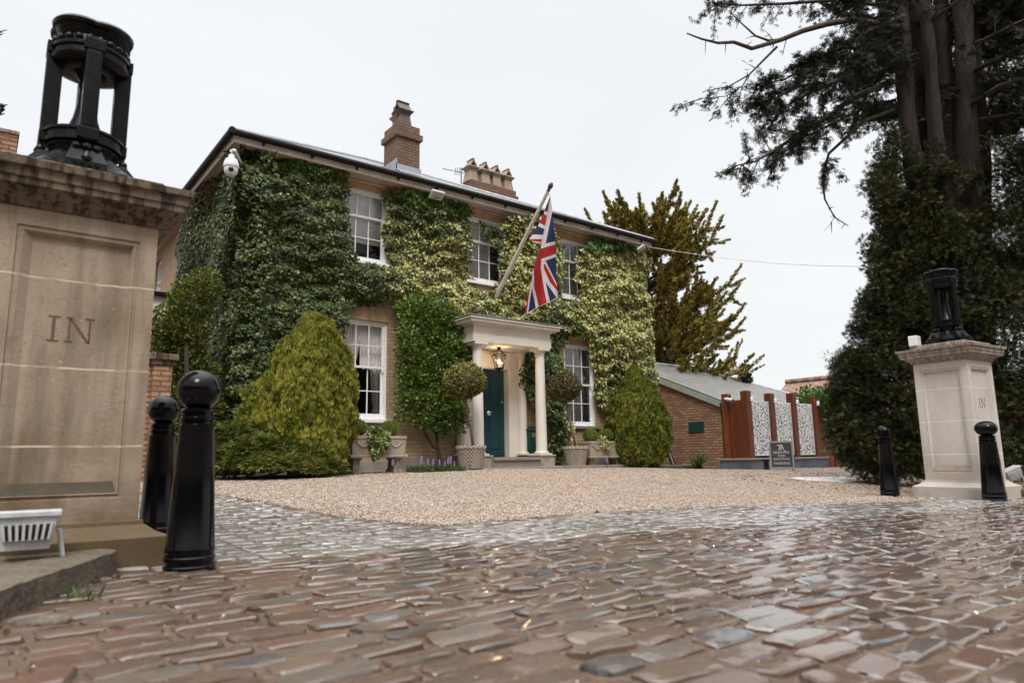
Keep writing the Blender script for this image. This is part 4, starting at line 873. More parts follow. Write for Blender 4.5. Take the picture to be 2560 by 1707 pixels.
b = MB(); b.lathe([(.022,-.01),(.022,.03),(.04,.045),(.058,.06),(.064,.08),(.058,.10),(.035,.115),(.004,.12)], (0,0), 24); b.xform(Matrix.Translation((DX0+.505, dy, 1.54))@Matrix.Rotation(R(90), 4, 'X')); b.build('door_knob', M['chrome'], door, smooth=True)
b = MB(); b.lathe([(.03,-.01),(.03,.01),(.022,.018),(.004,.02)], (0,0), 16); b.xform(Matrix.Translation((DX1-.07, dy, 1.80))@Matrix.Rotation(R(90), 4, 'X')); b.build('lock', M['brass'], door, smooth=True)
b = MB()
b.box(8.40, DX0+.028, WY-.045, dy+.06, .56, 2.94); b.box(DX1-.010, 10.02, WY-.045, dy+.06, .56, 2.94); b.box(DX0+.028, DX1-.010, WY-.045, dy+.06, 2.532, 2.94)
b.box(DX1+.005, DX1+.05, WY-.062, WY-.045, .56, 2.56); b.box(DX0-.03, DX0+.015, WY-.062, WY-.045, .56, 2.56); b.box(DX0-.05, DX1+.07, WY-.068, WY-.046, 2.56, 2.625); b.box(DX0-.05, DX1+.07, WY-.058, WY-.047, 2.70, 2.73)
b.build('door_surround', M['cream'], house, bevel=.004)
CX = (8.27, 9.97); CY = 11.90
b = MB(); e = [(8.06, 10.18, 11.735)]
b.box(8.06, 10.18, 11.735, WY-.07, 2.945, 3.105); b.box(8.075, 10.165, 11.75, WY-.005, 3.105, 3.285)
for z0, z1, o_ in ((3.285,3.31,.02),(3.31,3.335,.07),(3.335,3.40,.15),(3.40,3.425,.19)): b.box(8.06-o_, 10.18+o_, 11.735-o_, WY-.004, z0, z1)
b.box(8.03, 10.21, 11.72, WY-.006, 3.426, 3.45)
porch = b.build('porch_canopy', M['cream'], house, bevel=.004)
b = MB(); b.box(7.86, 10.38, 11.535, WY-.003, 3.4505, 3.462); b.build('lead_cover', M['lead'], porch)
def column(x, y, nm, rr=1.0):
    b = MB(); z = .655
    b.box(x-.165*rr, x+.165*rr, y-.165*rr, y+.165*rr, .60, .632)
    b.lathe([(.155*rr,.632),(.165*rr,.645),(.155*rr,.665),(.128*rr,.672),(.124*rr,.70),(.119*rr,1.3),(.108*rr,2.3),(.099*rr,2.79),(.112*rr,2.795),(.112*rr,2.81),(.099*rr,2.815),(.099*rr,2.84),(.13*rr,2.865),(.145*rr,2.885),(.145*rr,2.895)], (x, y), 36)
    b.box(x-.165*rr, x+.165*rr, y-.165*rr, y+.165*rr, 2.895, 2.944)
    b.build(nm, M['cream'], porch, auto=True)
for x in CX: column(x, CY, 'column')
for x in (8.335, 10.0): column(x, WY-.10, 'half_column', .88)
for x in CX:
    b = MB(); b.box(x-.2, x+.21, CY-.2, CY+.2, .25, .565); b.box(x-.225, x+.225, CY-.22, CY+.22, .565, .6)
    b.build('pedestal', M['garden_stone'], porch, bevel=.008)
b = MB(); b.box(8.2, 10.2, 12.125, WY-.047, .25, .56); b.box(8.475, 9.745, 11.66, 12.12, .25, .49); b.box(8.48, 9.74, 11.62, 12.12, .49, .548)
b.build('step', M['step'], house, bevel=.008)
b = MB(); b.prism([(6.85,11.32),(12.2,11.38),(12.2,12.6),(6.85,12.6)], .1, .352); o = b.build('stone_apron', M['step'], bevel=.012); tag(o, kind='structure')
b = MB(); b.prism([(2.6,10.35),(6.85,11.15),(6.85,12.6),(2.6,12.6)], .1, .325); o = b.build('flower_bed', M['soil'], bevel=.02); tag(o, kind='structure')
b = MB(); b.prism([(12.2,11.5),(15.2,11.6),(15.2,12.8),(12.2,12.6)], .05, .285); o = b.build('side_bed', M['soil'], bevel=.02); tag(o, kind='structure')

# side porch canopy at the left of the house
b = MB(); b.box(1.2, HX0-.001, 15.9, 18.6, 3.50, 4.02); b.box(1.3, HX0-.001, 16.0, 18.5, 3.10, 3.50); b.build('side_canopy', M['white'], house, bevel=.01)
b = MB(); b.box(1.1, HX0-.002, 15.8, 18.7, 4.022, 4.10); b.build('side_canopy_roof', M['gutter'], house)
b = MB(); b.box(1.3, HX0-.001, 17.2, 17.4, 0.2, 3.10); b.build('side_porch_wall', M['cream'], house)
for x in (2.35,): 
    b = MB(); b.box(x, x+.16, 16.05, 16.21, .2, 3.1); b.build('side_post', M['cream'], house, bevel=.005)

# lantern under the porch
lc = (9.02, 12.15); lt = thing('porch_lantern', 'lit wrought iron lantern hanging under the porch canopy', 'lantern', (lc[0], lc[1], 2.45))
b = MB(); n = 6; zt_, zb_ = 2.77, 2.47; rt_, rb_ = .15, .09
for i in range(n):
    a = 2*math.pi*i/n+.26; b.tube([(lc[0]+rt_*math.cos(a), lc[1]+rt_*math.sin(a), zt_), (lc[0]+rb_*math.cos(a), lc[1]+rb_*math.sin(a), zb_)], .008, 6)
    b.tube([(lc[0]+rt_*math.cos(a), lc[1]+rt_*math.sin(a), zt_)]+[(lc[0]+(rt_+.035*math.sin(q)-.012*q*0)*math.cos(a), lc[1]+(rt_+.035*math.sin(q))*math.sin(a), zt_+.035+.035*-math.cos(q)) for q in np.linspace(0.3,4.2,7)]+[(lc[0]+.05*math.cos(a), lc[1]+.05*math.sin(a), zt_+.10),(lc[0]+.012*math.cos(a), lc[1]+.012*math.sin(a), zt_+.17)], .007, 5)
for r_, z_ in ((rt_,zt_),(rb_,zb_),(rb_*.8,zb_-.02)):
    b.tube([(lc[0]+r_*math.cos(2*math.pi*i/n+.26), lc[1]+r_*math.sin(2*math.pi*i/n+.26), z_) for i in range(n+1)], .011, 6)
b.lathe([(.004,2.42),(.02,2.43),(.03,2.45),(.085,2.452),(.085,2.46)], lc, 12); b.sphere((lc[0],lc[1],2.41), .012, 8, 6)
b.tube([(lc[0],lc[1],zt_+.10),(lc[0],lc[1],2.944)], .009, 6); b.lathe([(.05,2.925),(.05,2.944)], lc, 12)
b.build('frame', M['blackiron'], lt)
b = MB(); b.lathe([(.012,2.47),(.012,2.57)], lc, 10); b.build('candle_tube', M['cream'], lt)
b = MB(); b.sphere((lc[0],lc[1],2.62), .034, 14, 10, sz=1.35); b.build('bulb', M['bulb'], lt, smooth=True)
g = MB()
for i in range(n):
    a0, a1 = 2*math.pi*i/n+.26, 2*math.pi*(i+1)/n+.26
    g.add([(lc[0]+rb_*math.cos(a0),lc[1]+rb_*math.sin(a0),zb_),(lc[0]+rb_*math.cos(a1),lc[1]+rb_*math.sin(a1),zb_),(lc[0]+rt_*math.cos(a1),lc[1]+rt_*math.sin(a1),zt_),(lc[0]+rt_*math.cos(a0),lc[1]+rt_*math.sin(a0),zt_)], [(0,1,2,3)])
g.build('lantern_glass', M['glass'], lt)
ld = bpy.data.lights.new('lantern_light', 'POINT'); ld.energy = 14; ld.color = (1,.68,.38); ld.shadow_soft_size = .04; ld.specular_factor = 0.0
lo = bpy.data.objects.new('lantern_light', ld); col.objects.link(lo); lo.parent = lt; lo.location = (0, 0, .19); lo['kind'] = 'helper'

# letter box, cameras, floodlights, aerial
mbx = thing('letter_box', 'dark green wall letter box right of the front door', 'letter box', (10.25, 12.6, .7))
b = MB(); b.box(10.04, 10.46, 12.46, WY-.04, .69, 1.16); b.extrude([(10.01,12.43,1.16),(10.01,WY-.04,1.26),(10.01,WY-.04,1.16)], (.48,0,0)); b.build('body', M['dteal'], mbx, bevel=.008)
b = MB(); b.box(10.15, 10.36, 12.452, 12.459, 1.00, 1.10); b.build('slot_plate', M['brass'], mbx)
b = MB(); b.box(10.24, 10.26, 12.452, 12.459, .87, .89); b.build('lock', M['chrome'], mbx)
dc = onY(578, 415, 12.02)
ct = thing('dome_camera', 'white dome security camera on the ivy at the left corner of the house', 'security camera', dc)
b = MB(); b.lathe([(.05,.20),(.055,.14),(.10,.11),(.125,.04),(.13,-.02),(.128,-.03)], (0,0), 28); b.build('hood', M['plastic_w'], ct, local=True, auto=True)
b = MB(); b.lathe([(.115,-.03),(.115,-.09),(.105,-.13),(.07,-.175),(.01,-.19)], (0,0), 28); b.build('dome', M['plastic_w'], ct, local=True, auto=True)
b = MB(); _dir = Vector((-dc.x, -dc.y, 0)).normalized(); b.sphere((_dir.x*.105,_dir.y*.105,-.10), .045, 14, 10); b.build('lens', M['lens'], ct, local=True, smooth=True)
b = MB(); b.tube([(0,0,.19),(0,0,.27),(.05,.04,.31),(.25,.42,.31),(.42,.70,.30)], [.04,.04,.035,.03,.035], 10); b.build('bracket', M['plastic_w'], ct, local=True, smooth=True)
def eaves_flood(label, p, rz):
    t = thing('eaves_floodlight', label, 'floodlight', p, rz)
    b = MB(); b.box(-.16,.16,-.11,.11,-.02,.03); b.xform(Matrix.Rotation(R(-32),4,'X')); b.build('housing', M['plastic_w'], t, local=True, bevel=.012)
    b = MB(); b.box(-.13,.13,-.085,.085,-.025,-.021); b.xform(Matrix.Rotation(R(-32),4,'X')); b.build('lamp_glass', M['plastic_g'], t, local=True)
    b = MB(); b.tube([(0,.05,.03),(0,.10,.08),(0,.16,.09)], .02, 8); b.build('bracket', M['plastic_w'], t, local=True)
eaves_flood('white floodlight under the eaves above the ivy between the first floor windows', onY(1092,488,12.33), 0)
eaves_flood('white floodlight under the eaves at the far right corner of the house', onY(1603,622,12.33), R(35))
ap = onY(1153, 446, 17.6); t = thing('roof_aerial', 'thin television aerial on the roof left of the four pot chimney', 'aerial', ap)
b = MB(); b.tube([(0,0,-.9),(0,0,.35)], .018, 6); b.tube([(-.75,-.1,.10),(.1,.0,.2)], .012, 5)
for i in range(4): q = i/4; b.tube([(-.28+q*.3,-.05-.02,.02+q*.06),(-.22+q*.3,-.02,.30+q*.06)], .01, 5)
b.build('rods', M['aged'], t, local=True)
wa = onY(1612, 616, 12.4); wb = at(2330, 664, 17.0)
b = MB(); b.tube([wa+(wb-wa)*s+Vector((0,0,-.22*math.sin(math.pi*s))) for s in np.linspace(0,1,24)], .007, 5); o = b.build('overhead_cable', M['fascia']); tag(o, 'thin overhead cable running from the house eaves to the tall tree', 'cable')

# flag pole and flag
fp = onY(1245, 733, 12.55); ft = onY(1374, 470, 10.75); ax = (ft-fp).normalized()
pt = thing('flagpole', 'slanting cream flagpole fixed to the ivy wall above the porch', 'flagpole', fp)
b = MB(); b.tube([fp-ax*.15, fp+(ft-fp)*.5, ft-ax*.08], [.050,.047,.036], 16); b.build('pole', M['polepaint'], pt, auto=True)
b = MB(); b.tube([ft-ax*.08, ft-ax*.05, ft-ax*.03, ft+ax*.02, ft+ax*.06, ft+ax*.10, ft+ax*.13], [.03,.045,.03,.052,.055,.035,.008], 16); b.build('finial', M['aged'], pt, auto=True)
FL = [(392,205),(412,330),(412,385),(430,480),(445,670),(455,790),(457,900),(456,1060),(468,1180),(470,1258),(392,1300),(272,1352),(150,1432),(133,1415),(160,1240),(200,1050),(225,940),(262,830),(296,735),(302,697),(240,688),(188,668),(172,655),(213,605),(268,517),(328,390),(345,330),(380,240)]
W_, B_, R_ = 0, 1, 2
PAINT = [(W_,[(392,205),(412,330),(412,385),(375,560),(345,705),(296,742),(304,690),(312,650),(335,540),(355,420),(378,260)]),
 (R_,[(386,215),(393,215),(368,372),(357,420),(372,300)]),
 (W_,[(335,360),(370,374),(360,408),(326,392)]),(R_,[(325,394),(360,410),(343,512),(286,486)]),(W_,[(284,484),(342,514),(334,547),(266,517)]),
 (W_,[(213,605),(322,607),(311,650),(172,652)]),(R_,[(168,653),(311,652),(302,684),(183,668)]),(W_,[(186,668),(302,685),(300,700),(236,692)]),
 (W_,[(296,745),(302,712),(345,698),(447,671),(451,707),(300,752)]),(R_,[(296,750),(451,706),(457,801),(300,856),(258,840)]),
 (W_,[(296,857),(458,801),(458,832),(330,880),(296,888)]),
 (W_,[(328,878),(348,880),(412,1010),(470,1130),(470,1252),(455,1247),(343,1090),(322,960)]),(R_,[(326,915),(338,903),(405,1030),(470,1147),(470,1190),(390,1093),(326,952)]),
 (W_,[(296,885),(330,880),(326,960),(343,1090),(392,1296),(355,1312),(318,1100),(296,960)]),
 (R_,[(260,838),(300,850),(298,960),(320,1100),(358,1308),(272,1347),(224,1150),(222,960)]),
 (W_,[(224,950),(229,1150),(276,1345),(244,1362),(204,1155),(212,990)]),(B_,[(203,1148),(246,1362),(164,1408)]),(W_,[(205,1050),(204,1150),(165,1408),(150,1415),(196,1080)]),
 (R_,[(200,1048),(206,1066),(186,1130),(154,1412),(130,1416),(158,1240)]),
 (W_,[(158,1410),(272,1347),(392,1294),(470,1245),(472,1262),(392,1304),(272,1358),(148,1434)])]
st = 2.5; ux = np.arange(120, 480, st); uy = np.arange(200, 1440, st); UX, UY = np.meshgrid(ux, uy)
cxx, cyy = (UX[:-1,:-1]+st/2).ravel(), (UY[:-1,:-1]+st/2).ravel()
ins = inside(cxx, cyy, FL); mi = np.full(cxx.size, B_)
for c_, pl in PAINT: mi[inside(cxx, cyy, pl)] = c_
fold = np.interp(UY, [200, 700, 1440], [385, 305, 300])                    # main fold line of the cloth
rel = (UX-fold)/75.0
dep = 0.10*np.tanh(np.abs(rel))*np.where(rel < 0, 1.5, 1.0)+0.05*np.sin((UX-fold)/26.0+UY/420.0)*np.clip((UY-300)/600, 0, 1)+0.03*np.sin(UY/130.0+UX/60)
dref = (ft-CO).dot(CF)+0.02
Vf = []
for x_, y_, d_ in zip(UX.ravel(), UY.ravel(), dep.ravel()):
    Vf.append(at(1280+x_/4.125, 440+y_/4.125, dref+d_+0.16*(y_-200)/1240))
n1, n2 = len(ux), len(uy); I, J = np.meshgrid(np.arange(n1-1), np.arange(n2-1)); a = (J*n1+I).ravel()[ins]
o = np_mesh('flag', [tuple(p) for p in Vf], np.stack([a, a+1, a+n1+1, a+n1], 1), [M['flag_white'], M['flag_blue'], M['flag_red']], midx=mi[ins], smooth=True)
s_ = o.modifiers.new('cloth', 'SOLIDIFY'); s_.thickness = .004; s_.offset = 0
tag(o, 'red, white and blue national flag hanging in folds from the slanting pole', 'flag')
hp = at(1314, 784, dref+.18); hq = onY(1240, 838, 11.74)
b = MB(); b.tube([hp+(hq-hp)*s+Vector((0,0,-.03*math.sin(math.pi*s))) for s in np.linspace(0,1,10)], .008, 6); o = b.build('guy_rope', M['rope']); tag(o, 'white cord from the flag corner down to the porch canopy', 'rope')
b = MB(); b.tube([ft-ax*.1, at(1376,492,dref)], .008, 6); b.build('halyard', M['rope'], pt)
# ------------------------------------------------------------------ climbers on the facade
K = 2560/2352
def projn(P):
    Q = P-np.array(CO); x = Q@np.array(CR); y = Q@np.array(CU); z = Q@np.array(CF)
    return 1280+FPX*x/z, 853.5-FPX*y/z
IVY_A = [(552,338),(640,352),(720,372),(806,398),(808,425),(797,470),(800,520),(808,570),(812,600),(905,606),(915,640),(905,688),(850,700),(800,704),(795,745),(780,790),(770,900),(620,960),(600,1075),(470,1075),(480,900),(545,600)]
IVY_B = [(893,442),(930,428),(1000,440),(1085,470),(1088,520),(1083,560),(1093,640),(1090,655),(1150,668),(1150,735),(1060,760),(1050,700),(910,690),(900,610),(893,560),(885,500)]
IVY_C = [(1152,522),(1165,505),(1230,488),(1285,545),(1294,600),(1293,680),(1300,690),(1345,692),(1352,640),(1345,600),(1335,572),(1370,538),(1400,545),(1440,560),(1480,570),(1500,600),(1522,650),(1522,900),(1480,960),(1400,960),(1385,920),(1372,870),(1365,800),(1345,772),(1310,772),(1295,800),(1298,870),(1300,930),(1305,1000),(1290,1070),(1255,1060),(1255,960),(1215,925),(1200,860),(1205,810),(1250,770),(1245,745),(1150,735),(1145,660),(1160,600)]
SPRIG = [(1113,505),(1150,518),(1156,565),(1132,562),(1118,530)]
SPRIG2 = [(1325,590),(1350,580),(1352,660),(1336,655),(1322,640)]
def ivy_points(polys, dens, x0, x1, z0, z1):
    n = int(dens*(x1-x0)*(z1-z0)); X = RNG.uniform(x0, x1, n); Z = RNG.uniform(z0, z1, n)
    P = np.stack([X, np.full(n, WY-.22), Z], 1); px, py = projn(P)
    jit = 7*vnoise(np.stack([X*6, Z*6, 0*X], 1), 1.0, 21)+RNG.normal(0, 3.5, n)
    m = np.zeros(n, bool)
    for pl in polys: m |= inside(px+jit, py+.7*jit, [(a*K, b*K) for a, b in pl])
    return X[m], Z[m], px[m]/K, py[m]/K
def ivy_leaves(X, Z, thick, amp, size):
    n = len(X); bmp = 0.5+0.5*vnoise(np.stack([X, Z*1.1, 0*X], 1), 2.6, 5); fine = vnoise(np.stack([X, Z*1.1, 0*X], 1), 12, 6)
    d = .05+thick*.35+amp*bmp+.075*fine; d = np.maximum(d, .015)*(1-RNG.uniform(0, .62, n)**1.4)
    Y = WY-d
    N_ = np.stack([.35*RNG.normal(size=n), np.full(n,-1.0)+.25*RNG.normal(size=n), .55+.4*RNG.normal(size=n)], 1)
    U_ = np.stack([.65*RNG.normal(size=n), -.45+.3*RNG.normal(size=n), -.9+.35*RNG.normal(size=n)], 1)
    return scatter(T_IVY, np.stack([X, Y, Z], 1), U_, N_, size*np.exp(RNG.normal(0,.18,n)))
def classify(u, v, kind):
    """0 dark, 1 mid, 2 variegated, 3 fresh"""
    n = len(u); r = RNG.uniform(0,1,n); q = vnoise(np.stack([u/40, v/40, 0*u], 1), 1.0, 33); c = np.zeros(n, int)
    if kind == 'A':
        c[(r < .16+.12*q)] = 1; c[(r > .994) | ((q > .85) & (r > .95))] = 2
        edge = 338+(u-552)*.245; c[(v < edge+26) & (u > 610) & (r < .8)] = 3
        c[(v > 590) & (u > 800) & (r < .30)] = 1; c[(v > 590) & (u > 870) & (r > .82)] = 2
    if kind == 'B':
        pv = np.clip((v-470)/170, 0, 1)*.55+np.clip((900-u)/30, 0, 1)*.35+.18*q+.06
        c[:] = 0; c[r < .55] = 1; c[RNG.uniform(0,1,n) < pv] = 2
        edge = 428+(u-905)*.24; c[(v < edge+30) & (r < .85)] = 3
    if kind == 'C':
        pv = .78+.25*q; pv = np.where((u < 1300) & (v > 780), .04+.10*q, pv); pv = np.where((v > 730) & (u < 1345) & (v < 775), .45+.25*q, pv)
        pv = np.where((u > 1360) & (v > 850), .30+.3*q, pv); pv = np.where((u > 1365) & (v < 575), .06, pv); pv = np.where(v < 512, .35, pv)
        c[r < .7] = 1; c[RNG.uniform(0,1,n) < pv] = 2; f = (u > 1340) & (v < 578) & (r < .75); c[f] = 3; c[(u < 1300) & (v > 780) & (r < .25)] = 3
    return c
IM = ['ivy_dark', 'ivy_mid', 'ivy_var', 'ivy_bright']
def ivy(label, name, kind, polys, x0, x1, z0, z1, dens, thick, amp, size, extra=None):
    X, Z, u, v = ivy_points(polys, dens, x0, x1, z0, z1)
    V, F = ivy_leaves(X, Z, thick, amp, size); c = classify(u, v, kind)
    mi = np.repeat(c, len(T_IVY[1]))
    if extra is not None: V, F = join_np([(V, F), extra[:2]]); mi = np.concatenate([mi, extra[2]])
    o = np_mesh(name, V, F, [M[k] for k in IM], midx=mi); tag(o, label, 'climber'); return o
# the dark ivy also wraps round the corner and along the left wall
n = 30000; yy = WY-.34+RNG.uniform(0,1,n)**1.1*4.9; zz = RNG.uniform(.4, 6.3, n)
lim = 12.75+4.6*np.clip(1.25-np.abs(zz-4.6)/5.5, .45, 1)+.25*vnoise(np.stack([yy*0+1, zz, 0*zz], 1), 3, 8); k_ = yy < lim; yy, zz = yy[k_], zz[k_]; n = len(yy)
dd = (.06+.34*(.5+.5*vnoise(np.stack([yy, zz, 0*yy], 1), 2.2, 15)))*(1-RNG.uniform(0,.5,n)**1.5)
N_ = np.stack([np.full(n,-1.0)+.25*RNG.normal(size=n), .3*RNG.normal(size=n), .55+.4*RNG.normal(size=n)], 1); U_ = np.stack([-.45+.3*RNG.normal(size=n), .6*RNG.normal(size=n), -.9+.3*RNG.normal(size=n)], 1)
sv, sf = scatter(T_IVY, np.stack([HX0-dd, yy, zz], 1), U_, N_, RNG.uniform(.045,.085,n)); sm = np.repeat(np.where(RNG.uniform(0,1,n) < .3, 1, 0), len(T_IVY[1]))
n = 9000; aa = RNG.uniform(0, math.pi/2, n); rr = (.80+.05*vnoise(np.stack([aa*2, RNG.uniform(0,1,n)*0, aa], 1), 2, 4))*(1-RNG.uniform(0,.35,n)); zz = RNG.uniform(.35, 6.28, n); rr = rr*(1+.08*vnoise(np.stack([aa*2, zz, 0*zz], 1), 5, 12))
D = np.stack([-np.sin(aa), -np.cos(aa), 0*aa], 1); P = np.stack([np.full(n, HX0+.46), np.full(n, WY+.46), zz], 1)+D*rr[:,None]
cv, cf = scatter(T_IVY, P, D*.4+np.array([0,0,-.9])+.5*rnd(n), D+np.array([0,0,.55])+.35*rnd(n), .066*np.exp(RNG.normal(0,.24,n)))
sv, sf = join_np([(sv, sf), (cv, cf)]); sm = np.concatenate([sm, np.repeat(np.where(RNG.uniform(0,1,n) < .3, 1, 0), len(T_IVY[1]))])
ivy('dense dark green ivy covering the left corner of the house up to the eaves', 'ivy', 'A', [IVY_A], 3.40, 7.0, .3, 6.3, 1750, .14, .28, .064, (sv, sf, sm))
ivy('ivy panel between the left and middle upper windows, dark above and cream below', 'ivy', 'B', [IVY_B, SPRIG], 6.0, 9.7, 3.2, 6.25, 1650, .12, .22, .065)
ivy('cream variegated ivy covering the right half of the house front', 'ivy', 'C', [IVY_C, SPRIG2], 8.3, 14.55, .3, 6.25, 1300, .16, .26, .077)

# firethorn trained on the wall left of the porch
def lobes_foliage(centres, radii, n, tmpl, L, up=.4, sink=.45, W=None, droop=0.0, zsq=1.0, spread=.8):
    k = len(centres); w = radii**2/np.sum(radii**2); idx = RNG.choice(k, n, p=w)
    D = unit(rnd(n)); r = radii[idx]*(1-sink*RNG.uniform(0,1,n)**1.7)
    P = centres[idx]+D*r[:,None]*np.array([1,1,zsq]); U = D+np.array([0,0,up])+spread*rnd(n)*.6; U[:,2] -= droop; Nn = D*.6+np.array([0,0,.6])+.7*rnd(n)
    return scatter(tmpl, P, U, Nn, RNG.uniform(L*.65, L*1.35, n), W)
t = thing('firethorn', 'bright green wall shrub trained flat on the brick left of the porch', 'shrub', (7.6, 12.5, .33))
PY = [(912,700),(960,672),(1010,690),(1045,720),(1052,760),(1078,815),(1062,850),(1072,900),(1050,985),(985,985),(955,960),(905,960),(910,900),(918,860),(908,800),(918,760)]
n = 1500; X = RNG.uniform(6.2, 8.5, n); Z = RNG.uniform(1.0, 4.2, n); u, v = projn(np.stack([X, np.full(n,12.35), Z], 1)); m_ = inside(u/K+RNG.normal(0,5,n), v/K+RNG.normal(0,5,n), PY); X, Z = X[m_], Z[m_]
sel = RNG.choice(len(X), min(len(X), 480), replace=False); X, Z = X[sel], Z[sel]
C_ = np.stack([X, 12.40-.20*(.5+.5*vnoise(np.stack([X,Z,0*X],1),3,4))+RNG.normal(0,.07,len(X)), Z], 1)
v, f = lobes_foliage(C_, RNG.uniform(.09,.17,len(C_)), 24000, T_LEAF, .066, .5, .7); np_mesh('foliage', v, f, M['pyra'], t)
b = MB(); b.tube([(7.68,12.45,.3),(7.66,12.4,.55),(7.62,12.42,.8),(7.60,12.45,1.15),(7.55,12.5,1.6)], [.045,.04,.035,.033,.03], 8)
b.tube([(7.62,12.42,.75),(7.52,12.40,.78),(7.42,12.42,.92),(7.32,12.45,1.08),(7.28,12.5,1.3)], [.03,.03,.03,.028,.025], 8); b.build('trunk', M['twig'], t, smooth=True)

# laurel at the left corner
t = thing('laurel_bush', 'yellow green laurel bush at the left house corner beside the brick gate wall', 'shrub', (2.75, 12.0, .3))
C_ = []; 
for a, b_, d, r in ((470,655,11.6,.28),(440,690,11.6,.36),(400,740,11.4,.34),(425,760,11.5,.36),(385,790,11.4,.30),(420,830,11.5,.38),(455,860,11.7,.34),(440,900,11.5,.40),(470,940,11.7,.32),(420,960,11.5,.40),(450,1030,11.5,.40),(480,1040,11.7,.36)): C_.append([*at(a*K, b_*K, d), r])
C_ = np.array(C_); v, f = lobes_foliage(C_[:,:3], C_[:,3], 27000, T_LEAF, .056, .5, .6); np_mesh('foliage', v, f, M['laurel'], t)
b = MB(); b.tube([(2.75,12.0,.25),(2.7,11.9,1.2),(2.6,11.9,2.4)], [.06,.05,.03], 8); b.build('trunk', M['twig'], t)

# golden conifers
def flame_bush(t, cx, cy, z0, H, R0, prof, n, mat, L=.16, lobes=()):
    def surf_pts(n, cx, cy, z0, H, R0):
        tt = RNG.uniform(0, 1, n)**.85; rr = np.interp(tt, [p[0] for p in prof], [p[1] for p in prof])*R0; a = RNG.uniform(0, 6.283, n)
        D = np.stack([np.cos(a), np.sin(a), 0*a], 1); P = D*rr[:,None]+np.stack([0*a+cx, 0*a+cy, z0+tt*H], 1)
        P = P+D*(.035*vnoise(P, 4.0, 2)+.055*vnoise(P*np.array([1,1,.40]), 21, 3))[:,None]; P -= D*(RNG.uniform(0,1,n)**2.2*.38*rr)[:,None]
        P[:,2] += .05*vnoise(P, 8, 4)
        return P, D, tt
    out = []
    for c in [(cx, cy, z0, H, R0, n)]+list(lobes):
        P, D, tt = surf_pts(c[5], *c[:5]); k = len(P)
        U = D*(.34-.22*tt)[:,None]+np.array([0,0,1.0])+.13*rnd(k); Nn = D+.5*rnd(k)
        out.append(scatter(T_FLAME, P, U, Nn, RNG.uniform(L*.6, L*1.4, k), np.full(k, 1.1)))
    v, f = join_np(out); np_mesh('foliage', v, f, mat, t)
    b = MB(); b.tube([(cx,cy,z0-.15),(cx,cy,z0+H*.7)], [.08,.03], 8); b.build('trunk', M['twig'], t)
PROF = [(0,.45),(.10,.70),(.24,.93),(.36,1.0),(.48,.99),(.60,.91),(.72,.76),(.83,.55),(.92,.32),(1,.04)]
g1 = at(772, 1165, 11.0); z_ = zgf(g1.x, g1.y)
t = thing('golden_conifer', 'large golden conifer bush with an uneven side lobe, left of the ground floor window', 'conifer bush', (g1.x, g1.y, z_))
flame_bush(t, g1.x, g1.y, z_+.02, 2.55, .74, PROF, 40000, M['thuja'], .082, [(g1.x-.62, g1.y+.30, z_+.35, 1.25, .36, 9000), (g1.x-.05, g1.y-.22, z_, 1.55, .55, 9000)])
g2 = at(1598, 1170, 16.5); z_ = zgf(g2.x, g2.y)
PROF2 = [(0,.62),(.08,.84),(.22,1.0),(.42,.99),(.60,.84),(.76,.58),(.88,.30),(.95,.13),(1,.03)]
t = thing('golden_conifer', 'smaller greener teardrop conifer bush before the right corner of the house', 'conifer bush', (g2.x, g2.y, z_))
flame_bush(t, g2.x, g2.y, z_+.02, 2.42, .76, PROF2, 36000, M['thuja_g'], .082)

# low spreading juniper in front of the left bush
t = thing('spreading_juniper', 'low spreading green juniper at the gravel edge under the dark ivy', 'shrub', (2.9, 10.3, .3))
C_ = []
for a, b_, d, r in ((505,1010,10.2,.22),(540,1000,10.4,.26),(500,1050,10.0,.24),(560,1040,10.1,.28),(610,1030,10.3,.26),(650,1045,10.3,.28),(690,1055,10.4,.26),(730,1060,10.5,.24),(540,1070,9.9,.22),(600,1072,9.9,.24),(660,1075,10.0,.22),(720,1080,10.2,.20),(760,1075,10.4,.18),(590,1005,10.7,.25)): C_.append([*at(a*K, b_*K, d), r])
C_ = np.array(C_); idx = RNG.choice(len(C_), 9500); D = unit(rnd(9500)); D[:,2] = np.abs(D[:,2])*.8-.1
P = C_[idx,:3]+D*(C_[idx,3]*(1-.5*RNG.uniform(0,1,9500)**1.6))[:,None]; P[:,2] = np.maximum(P[:,2], zg(P[:,0],P[:,1])+.02)
v, f = scatter(T_SPRAY, P, D*np.array([1,1,.35])+.35*rnd(9500)+np.array([0,-.2,.05]), np.array([0,0,1])+.45*rnd(9500), RNG.uniform(.07,.15,9500)); np_mesh('foliage', v, f, M['juniper'], t)
b = MB()
for k in range(0, len(C_), 2): b.tube([(2.9,10.4,.2), Vector((2.9,10.4,.35)).lerp(Vector(C_[k,:3]), .5), C_[k,:3]], [.03,.02,.01], 6)
b.build('stem', M['twig'], t)
b = MB(); p = at(500,1185,9.9); b.sphere((0,0,0), .19, 14, 8, sz=.55); b.xform(Matrix.Translation((p.x,p.y,zgf(p.x,p.y)+.05))@Matrix.Diagonal((1.2,.8,1,1))); o = b.build('edging_stone', M['garden_stone'], smooth=True); tag(o, 'rough grey edging stone at the foot of the low juniper', 'stone')

